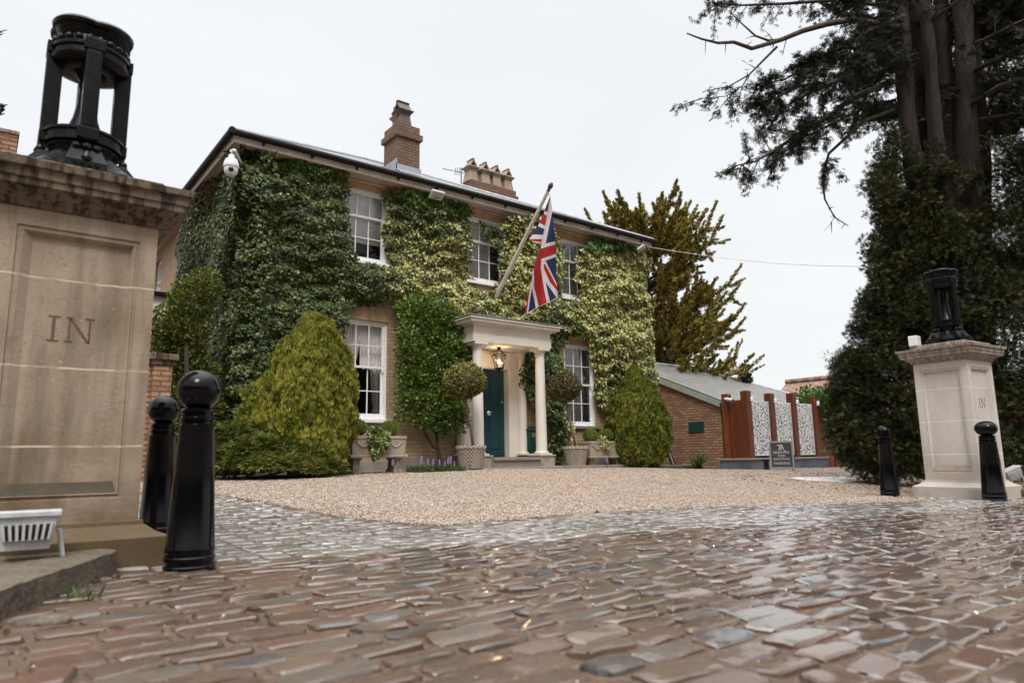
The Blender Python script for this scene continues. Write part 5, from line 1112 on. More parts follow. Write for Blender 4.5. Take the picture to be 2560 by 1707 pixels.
# potted standards and box balls
def leaf_ball(name, c, r, n, L, mat, parent, zs=1.0, ragged=.06):
    D = unit(rnd(n)); rr = r*(1-RNG.uniform(0,1,n)**2*.45)*(1+ragged*vnoise(D, 4, 3)); P = np.array(c)+D*rr[:,None]*np.array([1,1,zs])
    v, f = scatter(T_LEAF, P, D*.6+.9*rnd(n), D+.6*rnd(n), RNG.uniform(L*.7, L*1.3, n)); return np_mesh(name, v, f, mat, parent)
m, nt, b, N, L = new_mat('woven cast stone'); M['woven'] = m
_co = coords(nt); sep = N('ShaderNodeSeparateXYZ'); L(_co, sep.inputs[0]); at2 = N('ShaderNodeMath'); at2.operation = 'ARCTAN2'; L(sep.outputs[1], at2.inputs[0]); L(sep.outputs[0], at2.inputs[1])
def mth(op, a, b_=None):
    k = N('ShaderNodeMath'); k.operation = op
    for i, q in enumerate((a, b_)):
        if q is None: continue
        if isinstance(q, (int, float)): k.inputs[i].default_value = q
        else: L(q, k.inputs[i])
    return k.outputs[0]
s1 = mth('ADD', mth('MULTIPLY', at2.outputs[0], 11.0), mth('MULTIPLY', sep.outputs[2], 42.0)); s2 = mth('SUBTRACT', mth('MULTIPLY', at2.outputs[0], 11.0), mth('MULTIPLY', sep.outputs[2], 42.0))
wv = mth('MULTIPLY', mth('ABSOLUTE', mth('SINE', s1)), mth('ABSOLUTE', mth('SINE', s2)))
_c = mixn(nt, remap(nt, noise(nt, 9, 4), .35, .7), (0.46,0.39,0.33), (0.34,0.28,0.23)); _c = mixn(nt, remap(nt, wv, 0.0, .25, .55, 0), _c, (0.20,0.16,0.13)); L(_c, b.inputs['Base Color']); b.inputs['Roughness'].default_value = .85; bump(nt, b, wv, 1.0, .02)
def pot(label, x, y, rt, rb, H):
    z = .353 if 6.85 < x < 12.2 and y > 11.33 else zgf(x, y)+.005
    t = thing('stone_pot', label, 'plant pot', (x, y, z), 0, 'woven stone pots by the porch')
    b = MB(); b.lathe([(rb,0),(rb*1.03,.03),(rb+(rt-rb)*.85,H-.075),(rt*.99,H-.06),(rt*1.03,H-.055),(rt*1.03,H-.02),(rt,H),(rt*.88,H),(rt*.86,H-.03)], (0,0), 40); b.build('body', M['woven'], t, local=True, auto=True)
    b = MB(); b.lathe([(rt*.87,H-.05),(.05,H-.035)], (0,0), 24); b.build('soil', M['soil'], t, local=True); return z+H-.04
p1 = (7.80, 11.47); p2 = (10.72, 11.62)
z1 = pot('woven stone pot left of the porch steps', *p1, .295, .225, .44)
z2 = pot('woven stone pot right of the porch, beside the stone planter', *p2, .285, .215, .42)
def standard(label, base, zb, top, c, r, n, mat, zs, rag):
    t = thing('topiary_tree', label, 'topiary tree', (base[0], base[1], zb))
    leaf_ball('crown', c, r, n, .050, mat, t, zs, rag)
    b = MB(); P0 = Vector((base[0], base[1], zb-.05)); P1 = Vector(top); b.tube([P0, P0.lerp(P1,.35)+Vector((.01,0,0)), P0.lerp(P1,.7)+Vector((-.012,0,0)), P1], [.030,.026,.025,.028], 8)
    for k in range(5):
        d = Vector(unit(rnd(1))[0]); d.z = abs(d.z); b.tube([P1-Vector((0,0,.05)), P1+d*r*.7], [.018,.006], 5)
    b.build('trunk', M['twig_pale'], t, smooth=True)
q = at(1163, 955, 13.6); standard('olive green ball topped standard tree in the left stone pot by the porch', (p1[0]+.06, p1[1]), z1, (q.x, q.y, 1.78), (q.x, q.y, 2.04), .40, 6500, M['topiary'], .86, .05)
q = at(1411, 967, 15.6); standard('browner looser ball topped standard tree in the right stone pot', (p2[0]+.02, p2[1]), z2, (q.x+.03, q.y, 1.80), (q.x, q.y, 2.08), .36, 4600, M['topiary_b'], .95, .10)
def planter(label, x0, x1, yc, z, dz=0):
    t = thing('stone_planter', label, 'stone planter', ((x0+x1)/2, yc, z), 0, 'stone trough planters under the windows')
    w = .20; zs = z+.30
    b = MB(); b.box(x0-.03, x1+.03, yc-w-.03, yc+w+.03, zs-.055, zs); b.build('slab', M['garden_stone'], t, bevel=.012)
    for x in (x0+.13, x1-.13):
        b = MB(); b.frustum(x, yc, z-.02, z+.05, .095, .16, .085, .15); b.frustum(x, yc, z+.05, zs-.10, .072, .13, .062, .12); b.frustum(x, yc, zs-.10, zs-.056, .075, .14, .09, .15); b.build('leg', M['garden_stone'], t, bevel=.008)
    b = MB(); H = .32; zt = zs+H
    b.frustum((x0+x1)/2, yc, zs+.001, zt-.05, (x1-x0)/2-.015, w-.01, (x1-x0)/2, w); b.frustum((x0+x1)/2, yc, zt-.05, zt, (x1-x0)/2+.012, w+.012, (x1-x0)/2+.012, w+.012)
    for i in range(3):                                     # carved swags on the long face
        xc = x0+(x1-x0)*(.2+.3*i); b.tube([(xc-.13+.26*s, yc-w-.004, zt-.09-.10*math.sin(math.pi*s)) for s in np.linspace(0,1,9)], .014, 6); b.sphere((xc-.14,yc-w-.004,zt-.09), .028, 8, 6)
    b.build('trough', M['garden_stone'], t, bevel=.01)
    b = MB(); b.box(x0+.03, x1-.03, yc-w+.03, yc+w-.03, zt+.0005, zt+.012); b.build('soil', M['soil'], t); return zt
zt1_ = planter('lichened stone trough planter on carved legs below the left ground floor window', 5.13, 6.17, 11.32, .335)
zt2_ = planter('stone trough planter on carved legs below the right ground floor window', 11.02, 12.12, 11.66, .262)
def boxball(label, c, r, mat, n=3000):
    t = thing('box_ball', label, 'box ball', (c[0], c[1], c[2]-r*.8), 0, 'clipped box balls in the troughs'); leaf_ball('foliage', c, r, 4200, .022, mat, t, .95, .02)
    b = MB(); b.tube([(c[0],c[1],c[2]-r-.02),(c[0],c[1],c[2])], .012, 6); b.build('stem', M['twig'], t)
boxball('clipped box ball half hidden behind the large golden conifer', (5.34, 11.36, zt1_+.15), .15, M['box']); boxball('clipped box ball at the right end of the left trough, beside trailing ivy', (5.93, 11.30, zt1_+.14), .155, M['box'])
boxball('bright clipped box ball nearer the pot in the right trough', (11.19, 11.62, zt2_+.13), .165, M['box']); boxball('bright clipped box ball nearer the teardrop conifer in the right trough', (11.72, 11.64, zt2_+.14), .165, M['box'])
t = thing('trailing_ivy', 'pale variegated ivy trailing over the front of the left stone trough', 'plant', (5.58, 11.15, zt1_))
C_ = np.array([[5.60,11.2,zt1_+.04,.12],[5.70,11.12,zt1_-.02,.11],[5.54,11.08,zt1_-.10,.11],[5.66,11.06,zt1_-.14,.11],[5.56,11.05,zt1_-.24,.09],[5.53,11.05,zt1_-.34,.06],[5.72,11.08,zt1_-.06,.09]])
v, f = lobes_foliage(C_[:,:3], C_[:,3], 1900, T_IVY, .058, -.2, .5); np_mesh('foliage', v, f, M['trail'], t)
b = MB(); b.tube([(5.58,11.25,zt1_),(5.58,11.08,zt1_+.02),(5.55,11.06,zt1_-.3)], .008, 5); b.build('stem', M['twig'], t)
t = thing('trailing_plant', 'sparse straw coloured trailing plant between the box balls of the right trough', 'plant', (11.45, 11.5, zt2_))
C_ = np.array([[11.45,11.5,zt2_+.02,.10],[11.40,11.45,zt2_-.06,.10],[11.52,11.44,zt2_-.12,.09]]); v, f = lobes_foliage(C_[:,:3], C_[:,3], 420, T_LEAF, .05, -.2, .5); np_mesh('foliage', v, f, M['ivy_var'], t)

# bluebells and low leaves
n = 1750; X = np.concatenate([RNG.uniform(6.2, 7.35, 1350), RNG.uniform(4.5, 5.0, 400)]); Y = 11.02+RNG.normal(0,.11,n)+.10*(X-6); Z = np.full(n, .30)
U_ = np.stack([.7*RNG.normal(size=n), -.3+.6*RNG.normal(size=n), np.full(n,1.0)], 1); v, f = scatter((np.array([(0,-.05,0),(0,.05,0),(.6,-.05,.0),(.6,.05,.0),(1,0,-.25)]), [(0,1,3),(0,3,2),(2,3,4)]), np.stack([X,Y,Z],1), U_, rnd(n), RNG.uniform(.08,.17,n)); o = np_mesh('bluebell_leaves', v, f, M['grass']); tag(o, 'strappy green leaves along the bed below the wall shrub', 'ground cover', kind='stuff')
bl = thing('bluebell', 'purple bluebell flower spikes in the bed below the window and wall shrub', 'flower', (0,0,0), 0, 'bluebells in the front bed')
b = MB(); b.tube([(0,0,0),(.01,0,.2),(.03,-.01,.36)], .005, 5); b.build('stem', M['grass'], bl, local=True)
b = MB()
for k in range(12): a_ = k*2.4; h = .20+.014*k; b.lathe([(.004,.02),(.010,.012),(.010,0),(.014,-.012),(.004,-.01)], (.012+.02*math.cos(a_)*(1-k/16)+.0015*k, .02*math.sin(a_)*(1-k/16)), 6, z=h)
b.build('bells', M['purple'], bl, local=True)
spots = [(5.86,11.05),(5.90,11.12),(6.42,11.02),(6.7,11.08),(6.82,11.05),(6.88,11.12),(6.95,11.08),(7.02,11.1),(7.1,11.12),(7.2,11.15),(6.6,11.1),(7.62,11.25),(7.7,11.3),(6.0,11.12),(11.4,11.35),(11.5,11.4)]
for i, (x, y) in enumerate(spots):
    zb_ = .31 if i < 14 else .27
    if i == 0: bl.location = (x, y, zb_); bl.scale = (.65,.65,.65)
    else: dup(bl, (x, y, zb_), RNG.uniform(0,6), scale=RNG.uniform(.5,.8))
def tuft(label, p, n, Lg, name='weed_tuft', mat='grass', cat='weed'):
    P = np.array(p)+np.stack([RNG.normal(0,.03,n), RNG.normal(0,.03,n), np.zeros(n)], 1); U = np.stack([.5*RNG.normal(size=n), .5*RNG.normal(size=n), np.ones(n)], 1)
    v, f = scatter((np.array([(0,-.06,0),(0,.06,0),(.6,-.06,0),(.6,.06,0),(1,0,-.2)]), [(0,1,3),(0,3,2),(2,3,4)]), P, U, rnd(n), RNG.uniform(Lg*.6, Lg*1.2, n)); o = np_mesh(name, v, f, M[mat]); tag(o, label, cat); return o
p = onZ(190, 1505, .02); tuft('small green weed growing at the foot of the raised kerb', (p.x, p.y, .01), 40, .07)
p = onZ(2447, 1246, -.08); tuft('green weed at the base of the pale pier by its bollard', (p.x, p.y, -.08), 26, .17)
p = onZ(2250, 1246, -.06); tuft('tiny pale weed on the setts beside the slim dome bollard', (p.x, p.y, -.06), 12, .06)
p = onX(1650, 1168, 14.6); tuft('strappy green plant between the teardrop conifer and brick outbuilding', (14.6, 11.3, zgf(14.6, 11.3)), 70, .42, 'strap_leaf_plant', 'grass', 'plant')
for x_, y_ in ((12.2,3.4),(12.9,3.5)): tuft('rough grass tuft on the verge right of the pale pier', (x_, y_, -.02), 60, .22, 'grass_tuft').__setitem__('group', 'grass tufts on the verge')
n = 1500; X = RNG.uniform(10.2, 15.5, n); Y = RNG.uniform(4.6, 8.2, n); k_ = (Y > 4.4+(X-10.3)*.18); X, Y = X[k_], Y[k_]; n = len(X)
v, f = scatter(T_LEAF, np.stack([X,Y,zg(X,Y)+RNG.uniform(.01,.04,n)],1), rnd(n)*np.array([1,1,.2]), np.array([0,0,1])+.4*rnd(n), RNG.uniform(.025,.06,n)); o = np_mesh('leaf_litter', v, f, M['litter']); tag(o, 'dry brown leaf litter and wood chips under the dark conifer', 'leaf litter', kind='stuff')

# ------------------------------------------------------------------ bronze cypress behind the house
def plume(path, n, L, spread):
    P = [Vector(p) for p in path]; m_ = len(P)-1
    t_ = RNG.uniform(0.05, 1, n)**.8; out = np.zeros((n,3)); dr = np.zeros((n,3))
    for k in range(n):
        s = t_[k]*m_; i = min(int(s), m_-1); q = P[i].lerp(P[i+1], s-i); out[k] = q; dr[k] = (P[i+1]-P[i]).normalized()
    rad = spread*(1-.85*t_)*RNG.uniform(.1,1,n); off = unit(rnd(n))*rad[:,None]
    U = dr+.45*unit(rnd(n))+np.array([0,0,.15]); return scatter(T_FLAME, out+off, U, rnd(n)+np.array([0,0,.6]), RNG.uniform(L*.6, L*1.3, n)*(1.1-.45*t_), np.full(n,1.2))
base = at(1640, 1150, 25.5); bx, by = base.x, base.y
t = thing('bronze_cypress', 'bronze gold cypress with upswept feathery plumes behind the right end of the house', 'tree', (bx, by, 0))
tr = MB(); tr.tube([(bx,by,-.2),(bx+.1,by,3),(bx,by+.1,6.5),(bx,by,9.0)], [.42,.34,.2,.05], 10); tr.build('trunk', M['twig'], t)
parts = []; br = MB()
for k in range(165):
    h = .9+8.4*(k/165.0); a_ = RNG.uniform(0, 6.283); fr = h/9.9
    ln = (3.75*(1-fr**2.2)**.6+.25)*RNG.uniform(.55,1.05)
    dv = Vector((math.cos(a_), math.sin(a_), 0)); rise = .18+.75*fr**1.5+RNG.uniform(-.05,.15)
    P0 = Vector((bx, by, h)); P1 = P0+dv*ln*.5+Vector((0,0,rise*ln*.30)); P2 = P0+dv*ln*.85+Vector((0,0,rise*ln*.75)); P3 = P0+dv*ln+Vector((0,0,rise*ln*1.12))
    br.tube([P0, P1, P2, P3], [.045,.03,.018,.006], 5)
    parts.append(plume([P0.lerp(P1,.3), P1, P2, P3], 300, .17, .27))
    for s in range(6):
        q = P0.lerp(P2, RNG.uniform(.35,.95)); dd = (dv+Vector(rnd(1)[0])*.6+Vector((0,0,.35))).normalized(); l2 = ln*RNG.uniform(.22,.4)
        parts.append(plume([q, q+dd*l2*.6, q+dd*l2+Vector((0,0,.16*l2))], 90, .15, .16))
br.build('branches', M['twig'], t)
v, f = join_np(parts); np_mesh('crown', v, f, M['cypress'], t)
p = at(1868, 975, 24); t = thing('small_conifer', 'small conifer tip showing above the outbuilding roof', 'tree', (p.x, p.y, 0)); b = MB(); b.tube([(p.x,p.y,-.1),(p.x,p.y,p.z+.4)], [.08,.02], 6); b.build('trunk', M['twig'], t)
v, f = join_np([plume([(p.x,p.y,p.z-.6),(p.x+.1*s,p.y,p.z),(p.x+.25*s,p.y,p.z+.62-.1*abs(s))], 70, .22, .2) for s in (-1,-.4,.3,1)]); np_mesh('crown', v, f, M['redwood'], t)

# ------------------------------------------------------------------ the tall tree on the right
TD = 13.2
tb = at(2372, 1190, TD); t = thing('tall_conifer', 'tall dark conifer with many bare trunks and sweeping branches on the right', 'tree', (tb.x, tb.y, 0))
def pz(l, d=TD): return [at(x, y, d if len(r) == 0 else r[0]) for x, y, *r in l]
stems = [([(2330,1190),(2325,700),(2310,520),(2285,400),(2268,300),(2260,180),(2254,40),(2250,-120)], [.36,.32,.25,.17,.15,.14,.12,.10]), ([(2360,900),(2335,520),(2318,330),(2305,150),(2285,20),(2275,-120)], [.3,.26,.20,.16,.14,.12]),
    ([(2372,900),(2355,520),(2338,330),(2326,150),(2312,20),(2300,-140)], [.25,.2,.13,.11,.10,.09]), ([(2390,900),(2382,520),(2372,330),(2362,150),(2352,0),(2345,-160)], [.28,.22,.15,.13,.12,.11]),
    ([(2420,1190),(2425,800),(2422,520),(2416,330),(2412,150),(2405,0),(2400,-170)], [.42,.36,.27,.18,.16,.15,.14]), ([(2440,800),(2450,520),(2448,330),(2438,180),(2425,0),(2420,-150)], [.2,.18,.15,.13,.12,.10])]
dof_ = [0,.15,-.25,.3,-.05,.35]
for (l, r), do in zip(stems, dof_):
    P = pz(l, TD+do); b = MB(); Q = []; Rr = []
    for i in range(len(P)-1):
        for s in range(6): Q.append(P[i].lerp(P[i+1], s/6)); Rr.append((r[i]+(r[i+1]-r[i])*s/6)*(1+.06*math.sin(7*(i+s/6)+do*9)))
    Q.append(P[-1]); Rr.append(r[-1]); i0 = 0
    b.tube(Q, Rr, 14)
    for i, vv in enumerate(b.v): a_ = (i % 14); k = 1+.14*math.sin(a_*2.7+do*20+i//14*.13)+.08*math.sin(a_*5.1-i//14*.3); c_ = Q[i//14]; b.v[i] = tuple(c_+(Vector(vv)-c_)*k)
    b.build('trunk', M['bark'], t, smooth=True)
BR = [  # main limbs as survey points (x, y, distance), radius at base and tip, foliage amount
 ([(2240,70,13),(2130,49,12.6),(2068,61,12.2),(2007,78,11.8),(1954,100,11.5),(1880,122,11.2),(1835,106,11),(1795,108,10.8),(1754,98,10.6),(1717,84,10.5)], .085, .014, 0.10),
 ([(1954,100,11.5),(1921,102,11.4),(1888,90,11.3),(1856,61,11.2),(1825,31,11.1)], .035, .010, 0.03),
 ([(1942,118,11.5),(1905,155,11.4),(1872,188,11.3),(1823,216,11.2),(1766,228,11.1)], .03, .008, 0.18),
 ([(1872,188,11.3),(1856,216,11.1),(1815,241,11.0),(1746,247,10.9)], .018, .006, 0.8),
 ([(2165,172,13.2),(2088,204,13),(2027,229,12.8),(1978,257,12.6),(1945,286,12.4),(1921,322,12.3)], .075, .018, 1.3),
 ([(2230,204,13.2),(2130,245,12.6),(2068,294,12.2),(2007,327,11.9),(1945,371,11.7),(1888,404,11.5),(1829,417,11.3)], .085, .012, 1.35),
 ([(2235,275,13.2),(2162,302,12.8),(2121,339,12.6),(2072,384,12.4),(2056,441,12.3),(2062,498,12.2),(2086,543,12.1),(2121,565,12.0)], .055, .010, 0.06),
 ([(2072,384,12.4),(2066,400,12.35),(2060,410,12.3)], .02, .008, 1.8), ([(2086,543,12.1),(2072,566,12.0),(2058,580,11.9)], .008, .003, 0.0),
 ([(2260,70,13),(2130,49,13.4),(2060,10,13.6),(2000,-40,13.8)], .10, .05, 0.7),
 ([(2250,20,13.2),(2100,0,12.8),(1960,10,12.5),(1850,14,12.2),(1780,8,12.0)], .06, .01, .8),
 ([(2250,130,13.6),(2120,120,14),(2010,170,14.2),(1960,200,14.4),(1900,210,14.5)], .06, .012, 1.5),
 ([(2240,170,13.6),(2120,200,14.2),(2000,215,14.6),(1930,250,14.8),(1890,262,15)], .06, .012, 1.7),
 ([(2240,250,13.5),(2140,280,14),(2060,320,14.3),(1990,350,14.6)], .05, .012, 1.6),
 ([(2260,40,12.8),(2170,80,12),(2080,140,11.6),(2020,160,11.4)], .05, .01, 1.5),
 ([(2430,262,13),(2500,215,12.4),(2560,196,12),(2680,150,11.5)], .07, .03, 1.0), ([(2440,176,13),(2510,140,12.4),(2570,110,12),(2700,60,11.6)], .07, .03, 1.1),
 ([(2450,185,13.4),(2520,186,13.6),(2640,190,13.8)], .08, .05, 1.1), ([(2330,50,12.9),(2390,8,12.6),(2440,-30,12.4)], .05, .03, 0.8),
 ([(2450,60,13.2),(2520,20,13.6),(2600,-20,14)], .06, .03, 1.3), ([(2450,300,13.2),(2540,285,13),(2650,275,12.8)], .06, .03, 1.4), ([(2440,110,12.8),(2520,70,12.2),(2620,20,11.8)], .05, .02, 1.2),
 ([(2250,110,12.8),(2190,110,12),(2120,140,11.4)], .04, .01, 1.2), ([(2300,-10,12.6),(2200,-30,12),(2080,-10,11.5)], .05, .01, 1.7),
 ([(2320,20,14),(2220,40,14.8),(2120,60,15.4)], .05, .01, 1.8), ([(2440,0,13.9),(2530,-40,14.6),(2620,-60,15)], .05, .01, 1.8)]
limb = MB(); P_, U_, N_ = [], [], []
def along(P, s):
    s = min(max(s, 0), .9999)*(len(P)-1); i = int(s); return P[i].lerp(P[i+1], s-i), (P[i+1]-P[i]).normalized()
for l, r0, r1, am in BR:
    P = pz(l); n = len(P); limb.tube(P, [.72*(r0+(r1-r0)*i/(n-1)) for i in range(n)], 7)
    LN = sum((P[i+1]-P[i]).length for i in range(n-1))
    for k in range(int(11*LN*max(am, .25))):
        q, d = along(P, RNG.uniform(.10, .97)); dd = (d*.6+Vector(rnd(1)[0])*.65+Vector((0,0,-.22))).normalized(); tl = RNG.uniform(.18,.55)*(1.0 if am > .5 else .55)
        q2 = q+dd*tl*.55; q3 = q+dd*tl+Vector((0,0,-.10*tl)); limb.tube([q, q2, q3], [.010,.007,.003], 4, cap=False)
        if am < .12 and RNG.uniform() > am*2: continue
        for s in range(int(31*min(am, 1.6)*tl/.5)):
            w = RNG.uniform(.25, 1.05); P_.append(q.lerp(q3, w)+Vector(rnd(1)[0])*.035); U_.append(dd+Vector(rnd(1)[0])*.5); N_.append(Vector((0,0,1))+Vector(rnd(1)[0])*.5)
limb.build('branches', M['twig'], t, smooth=True)
P_, U_, N_ = (np.array([tuple(q) for q in a_]) for a_ in (P_, U_, N_)); n = len(P_)
parts = [scatter(T_SPRAY, P_, U_, N_, RNG.uniform(.05,.105,n), np.full(n, 1.4))]
# clumped crown round and behind the stems
C_ = []
for k in range(470):
    x_, y_ = RNG.uniform(2120, 2760), RNG.uniform(-260, 330); d_ = TD+RNG.uniform(-.2, 2.2)
    if x_ < 2250 and RNG.uniform() < .45: continue
    if 2235 < x_ < 2470 and d_ < TD+1.0 and RNG.uniform() < .74: continue
    C_.append([*at(x_, y_, d_), RNG.uniform(.18,.42)])
C_ = np.array(C_); parts.append(lobes_foliage(C_[:,:3], C_[:,3], 72000, T_SPRAY, .09, -.1, .9, zsq=.45, droop=.2))
v, f = join_np(parts); np_mesh('crown', v, f, M['redwood'], t)
# ivy and shoots round the trunk base
n = 5200; l_ = RNG.uniform(0, 1, n); C_ = np.array([[*at(2330+60*math.sin(k*1.7)+RNG.uniform(-60,110), 420+k*5.4, TD-.35-RNG.uniform(0,.3)), .15] for k in range(60)])
v, f = lobes_foliage(C_[:,:3], C_[:,3], 6000, T_SPRAY, .085, .1, .7); np_mesh('trunk_shoots', v, f, M['yew'], t)

# dense yew-like conifer skirt beside and round the tall tree
yb_ = at(2340, 1195, 12.9); t = thing('yew_tree', 'dense dark evergreen with a ragged spreading skirt behind the pale pier', 'tree', (yb_.x, yb_.y, 0))
b = MB(); b.tube([(yb_.x,yb_.y,-.2),(yb_.x,yb_.y,3.5)], [.22,.1], 8); b.build('trunk', M['bark'], t)
EDGE = [(e_[0], e_[1]+22) for e_ in [(300,2200),(340,2185),(400,2180),(470,2150),(510,2165),(560,2185),(620,2165),(700,2160),(780,2140),(850,2120),(920,2090),(980,2065),(1050,2062),(1110,2075),(1160,2105),(1195,2150)]]
ey = [e[0] for e in EDGE]; exx = [e[1] for e in EDGE]; C_ = []
for k in range(820):
    y_ = RNG.uniform(330, 1200); xl = np.interp(y_, ey, exx); x_ = xl+22+RNG.uniform(0,1)**1.25*(2760-xl); near = np.clip((x_-xl)/260, 0, 1)
    d_ = 13.2-1.35*math.sqrt(near*(2-near))*np.interp(y_, [300,700,1200],[.35,.7,1.0])+RNG.uniform(-.1,.9)
    if 2235 < x_ < 2480 and d_ < TD+.5 and RNG.uniform() < np.clip((680-y_)/190, 0, .97): continue
    C_.append([*at(x_, y_, d_), RNG.uniform(.20,.42)])
    if k % 3 == 0: C_.append([*at(xl+RNG.uniform(-14,60), y_, 13.1+RNG.uniform(-.7,.7)), RNG.uniform(.10,.22)])
C_ = np.array(C_); C_ = C_[C_[:,2] > .15]
v, f = lobes_foliage(C_[:,:3], C_[:,3], 135000, T_SPRAY, .082, .45, .8, zsq=.75, droop=.0); v[:,2] = np.maximum(v[:,2], .0); np_mesh('crown', v, f, M['yew'], t)

# conifer whose twig tips just reach the left edge of the view
p0 = at(-420, 1100, 9.5); t = thing('left_conifer', 'conifer twig tips reaching in from beyond the left gate pier', 'tree', (p0.x, p0.y, 0)); b = MB(); b.tube([(p0.x,p0.y,-.1),(p0.x,p0.y,8)], [.22,.06], 10); b.build('trunk', M['bark'], t)
b = MB(); parts = []
for (x1, y1) in ((14,76),(18,262),(6,280),(-60,180)):
    a0 = Vector((p0.x, p0.y, at(x1-200, y1-20, 9.2).z)); e1 = at(x1, y1, 9.0); b.tube([a0, a0.lerp(e1,.5)+Vector((0,0,.1)), e1], [.04,.02,.005], 6)
    parts.append(plume([a0.lerp(e1,.3), a0.lerp(e1,.7), e1], 60, .15, .22))
b.build('branches', M['twig'], t); v, f = join_np(parts); np_mesh('crown', v, f, M['redwood'], t)
# ------------------------------------------------------------------ right: outbuilding, cedar screen, sign
OX, OY = 16.31, 11.75
ob = thing('brick_outbuilding', 'low brown brick outbuilding with a hipped slate roof right of the house', 'outbuilding', (OX, OY, .1))
zE = 1.98; tp = math.tan(R(22)); rise = lambda y: zE+tp*(y-OY)
b = MB(); YB = 19.0; YR = 15.6
b.add([(OX,OY,-.1),(OX,YB,-.1),(OX,YB,zE),(OX,YR,rise(YR)),(OX,OY,zE)], [(0,1,2,3,4)])
b.add([(OX,OY,-.1),(22.5,OY,-.1),(22.5,OY,zE),(OX,OY,zE)], [(0,1,2,3)]); b.add([(OX,YB,-.1),(22.5,YB,-.1),(22.5,YB,zE),(OX,YB,zE)], [(0,1,2,3)]); b.add([(22.5,OY,-.1),(22.5,YB,-.1),(22.5,YB,zE),(22.5,OY,zE)], [(0,1,2,3)])
b.build('wall', M['brick_red'], ob)
b = MB(); o_ = .05; RX = 20.2
A = (OX-o_, OY-.18, rise(OY-.18)+.06); B = (22.7, OY-.18, rise(OY-.18)+.06); r0 = (OX-o_, YR, rise(YR)+.06); r1 = (RX, YR, rise(YR)+.06); D = (OX-o_, YB+.1, zE); Cc = (22.7, YB+.1, zE)
b.add([A,B,r1,r0,Cc,D], [(0,1,2,3),(1,4,2),(4,5,3,2)]); b.add([tuple(Vector(q)-Vector((0,0,.05))) for q in (A,B,r1,r0,Cc,D)], [(3,2,1,0),(2,4,1),(2,3,5,4)])
rf = b.build('roof', M['slate_out'], ob)
b = MB(); b.tube([r0, r1], .06, 8); b.tube([r1, B], .05, 8); b.build('ridge_tile', M['lead'], rf, auto=True)
b = MB(); b.extrude([(OX-.075,OY-.16,rise(OY-.16)+.03),(OX-.075,YR,rise(YR)+.03),(OX-.075,YR,rise(YR)-.14),(OX-.075,OY-.16,rise(OY-.16)-.14)], (.024,0,0)); b.build('verge_board', M['sage'], ob)
b = MB(); b.box(OX-.05, 22.7, OY-.30, OY-.19, zE-.20, zE-.07); b.box(OX-.08, OX-.051, OY-.32, OY-.02, zE-.26, zE-.03); b.build('gutter', M['dteal'], ob, bevel=.01)
s0, s1 = onX(1722,1055,OX), onX(1761,1079,OX)
b = MB(); b.box(OX-.03, OX-.004, s1.y, s0.y, s1.z-.0, s0.z); o = b.build('wall_plaque', M['dteal'], bevel=.004); tag(o, 'blank dark green plaque fixed to the brick outbuilding wall', 'plaque')
pa, pb = onX(1667,1118,15.9), onX(1689,1176,15.75)
b = MB(); b.tube([pa, pa.lerp(pb,.5), pb+Vector((0,0,-.03))], [.065,.07,.08], 14); b.tube([pb+Vector((0,0,-.03)), pb+Vector((.06,-.12,-.03))], .06, 12); o = b.build('leaning_post', M['black_plastic'], auto=True); tag(o, 'short black post leaning against the brick outbuilding beside the teardrop conifer', 'post')

FY = 10.95; FX0 = 16.32
zc = onY(1868,978,FY).z; XS = [onY(x, y, FY).x for x, y in ((1868,978),(1922,983),(1977,988),(2029,991))]; XS[0] = FX0
print('fence', zc, XS)
fn = thing('cedar_screen', 'red cedar screen fence with tall posts standing on a low rendered wall', 'fence', (XS[0], FY, .1))
b = MB()
for i, x in enumerate(XS):
    b = MB(); hh = zc+.03*math.sin(i*4.0); b.box(x-.10, x+.10, FY-.10, FY+.10, .44, hh); b.add([(x-.10,FY-.10,hh),(x+.10,FY-.10,hh),(x+.10,FY+.10,hh),(x-.10,FY+.10,hh),(x,FY,hh+.03)], [(0,1,4),(1,2,4),(2,3,4),(3,0,4)]); b.build('post', M['cedar'], fn, bevel=.006)
b = MB(); b.box(FX0-.10, FX0+.10, FY+.52, FY+.70, .12, zc-.03); b.build('post', M['cedar'], fn, bevel=.006)
def boards(x0, x1, y0, y1, z0, z1, n):
    b = MB()
    for i in range(n):
        t0, t1 = i/n, (i+1)/n
        if abs(x1-x0) > abs(y1-y0): b.box(x0+(x1-x0)*t0+.003, x0+(x1-x0)*t1-.003, y0+.004*(i%2), y1, z0, z1-.02*(i%3 == 1))
        else: b.box(x0+.004*(i%2), x1, y0+(y1-y0)*t0+.003, y0+(y1-y0)*t1-.003, z0, z1)
    return b
boards(FX0-.03, FX0+.01, FY+.10, FY+.52, .44, zc-.22, 4).build('board_panel', M['cedar'], fn, bevel=.003)
for i in range(3):
    boards(XS[i]+.10, XS[i+1]-.10, FY+.06, FY+.09, .44, zc-.40, 7).build('backing', M['dark'], fn)
xw = XS[3]+.10
boards(xw, xw+.9, FY+.0, FY+.05, .10, zc-.28, 6).build('board_panel', M['cedar'], fn, bevel=.003)
boards(xw+.93, xw+2.8, FY-.02, FY+.04, .08, zc-.34, 10).build('gate', M['cedar'], fn, bevel=.003)
b = MB(); b.box(FX0-.22, XS[3]+.22, FY-.20, FY+.16, 0.0, .385); b.box(FX0-.22, FX0+.12, FY+.16, FY+.80, 0.0, .385); b.build('low_wall', M['bluegrey'], fn, bevel=.006)
b = MB(); b.box(FX0-.26, XS[3]+.26, FY-.24, FY+.20, .386, .438); b.box(FX0-.26, FX0+.16, FY+.20, FY+.82, .386, .438); b.build('coping', M['garden_stone'], fn, bevel=.008)
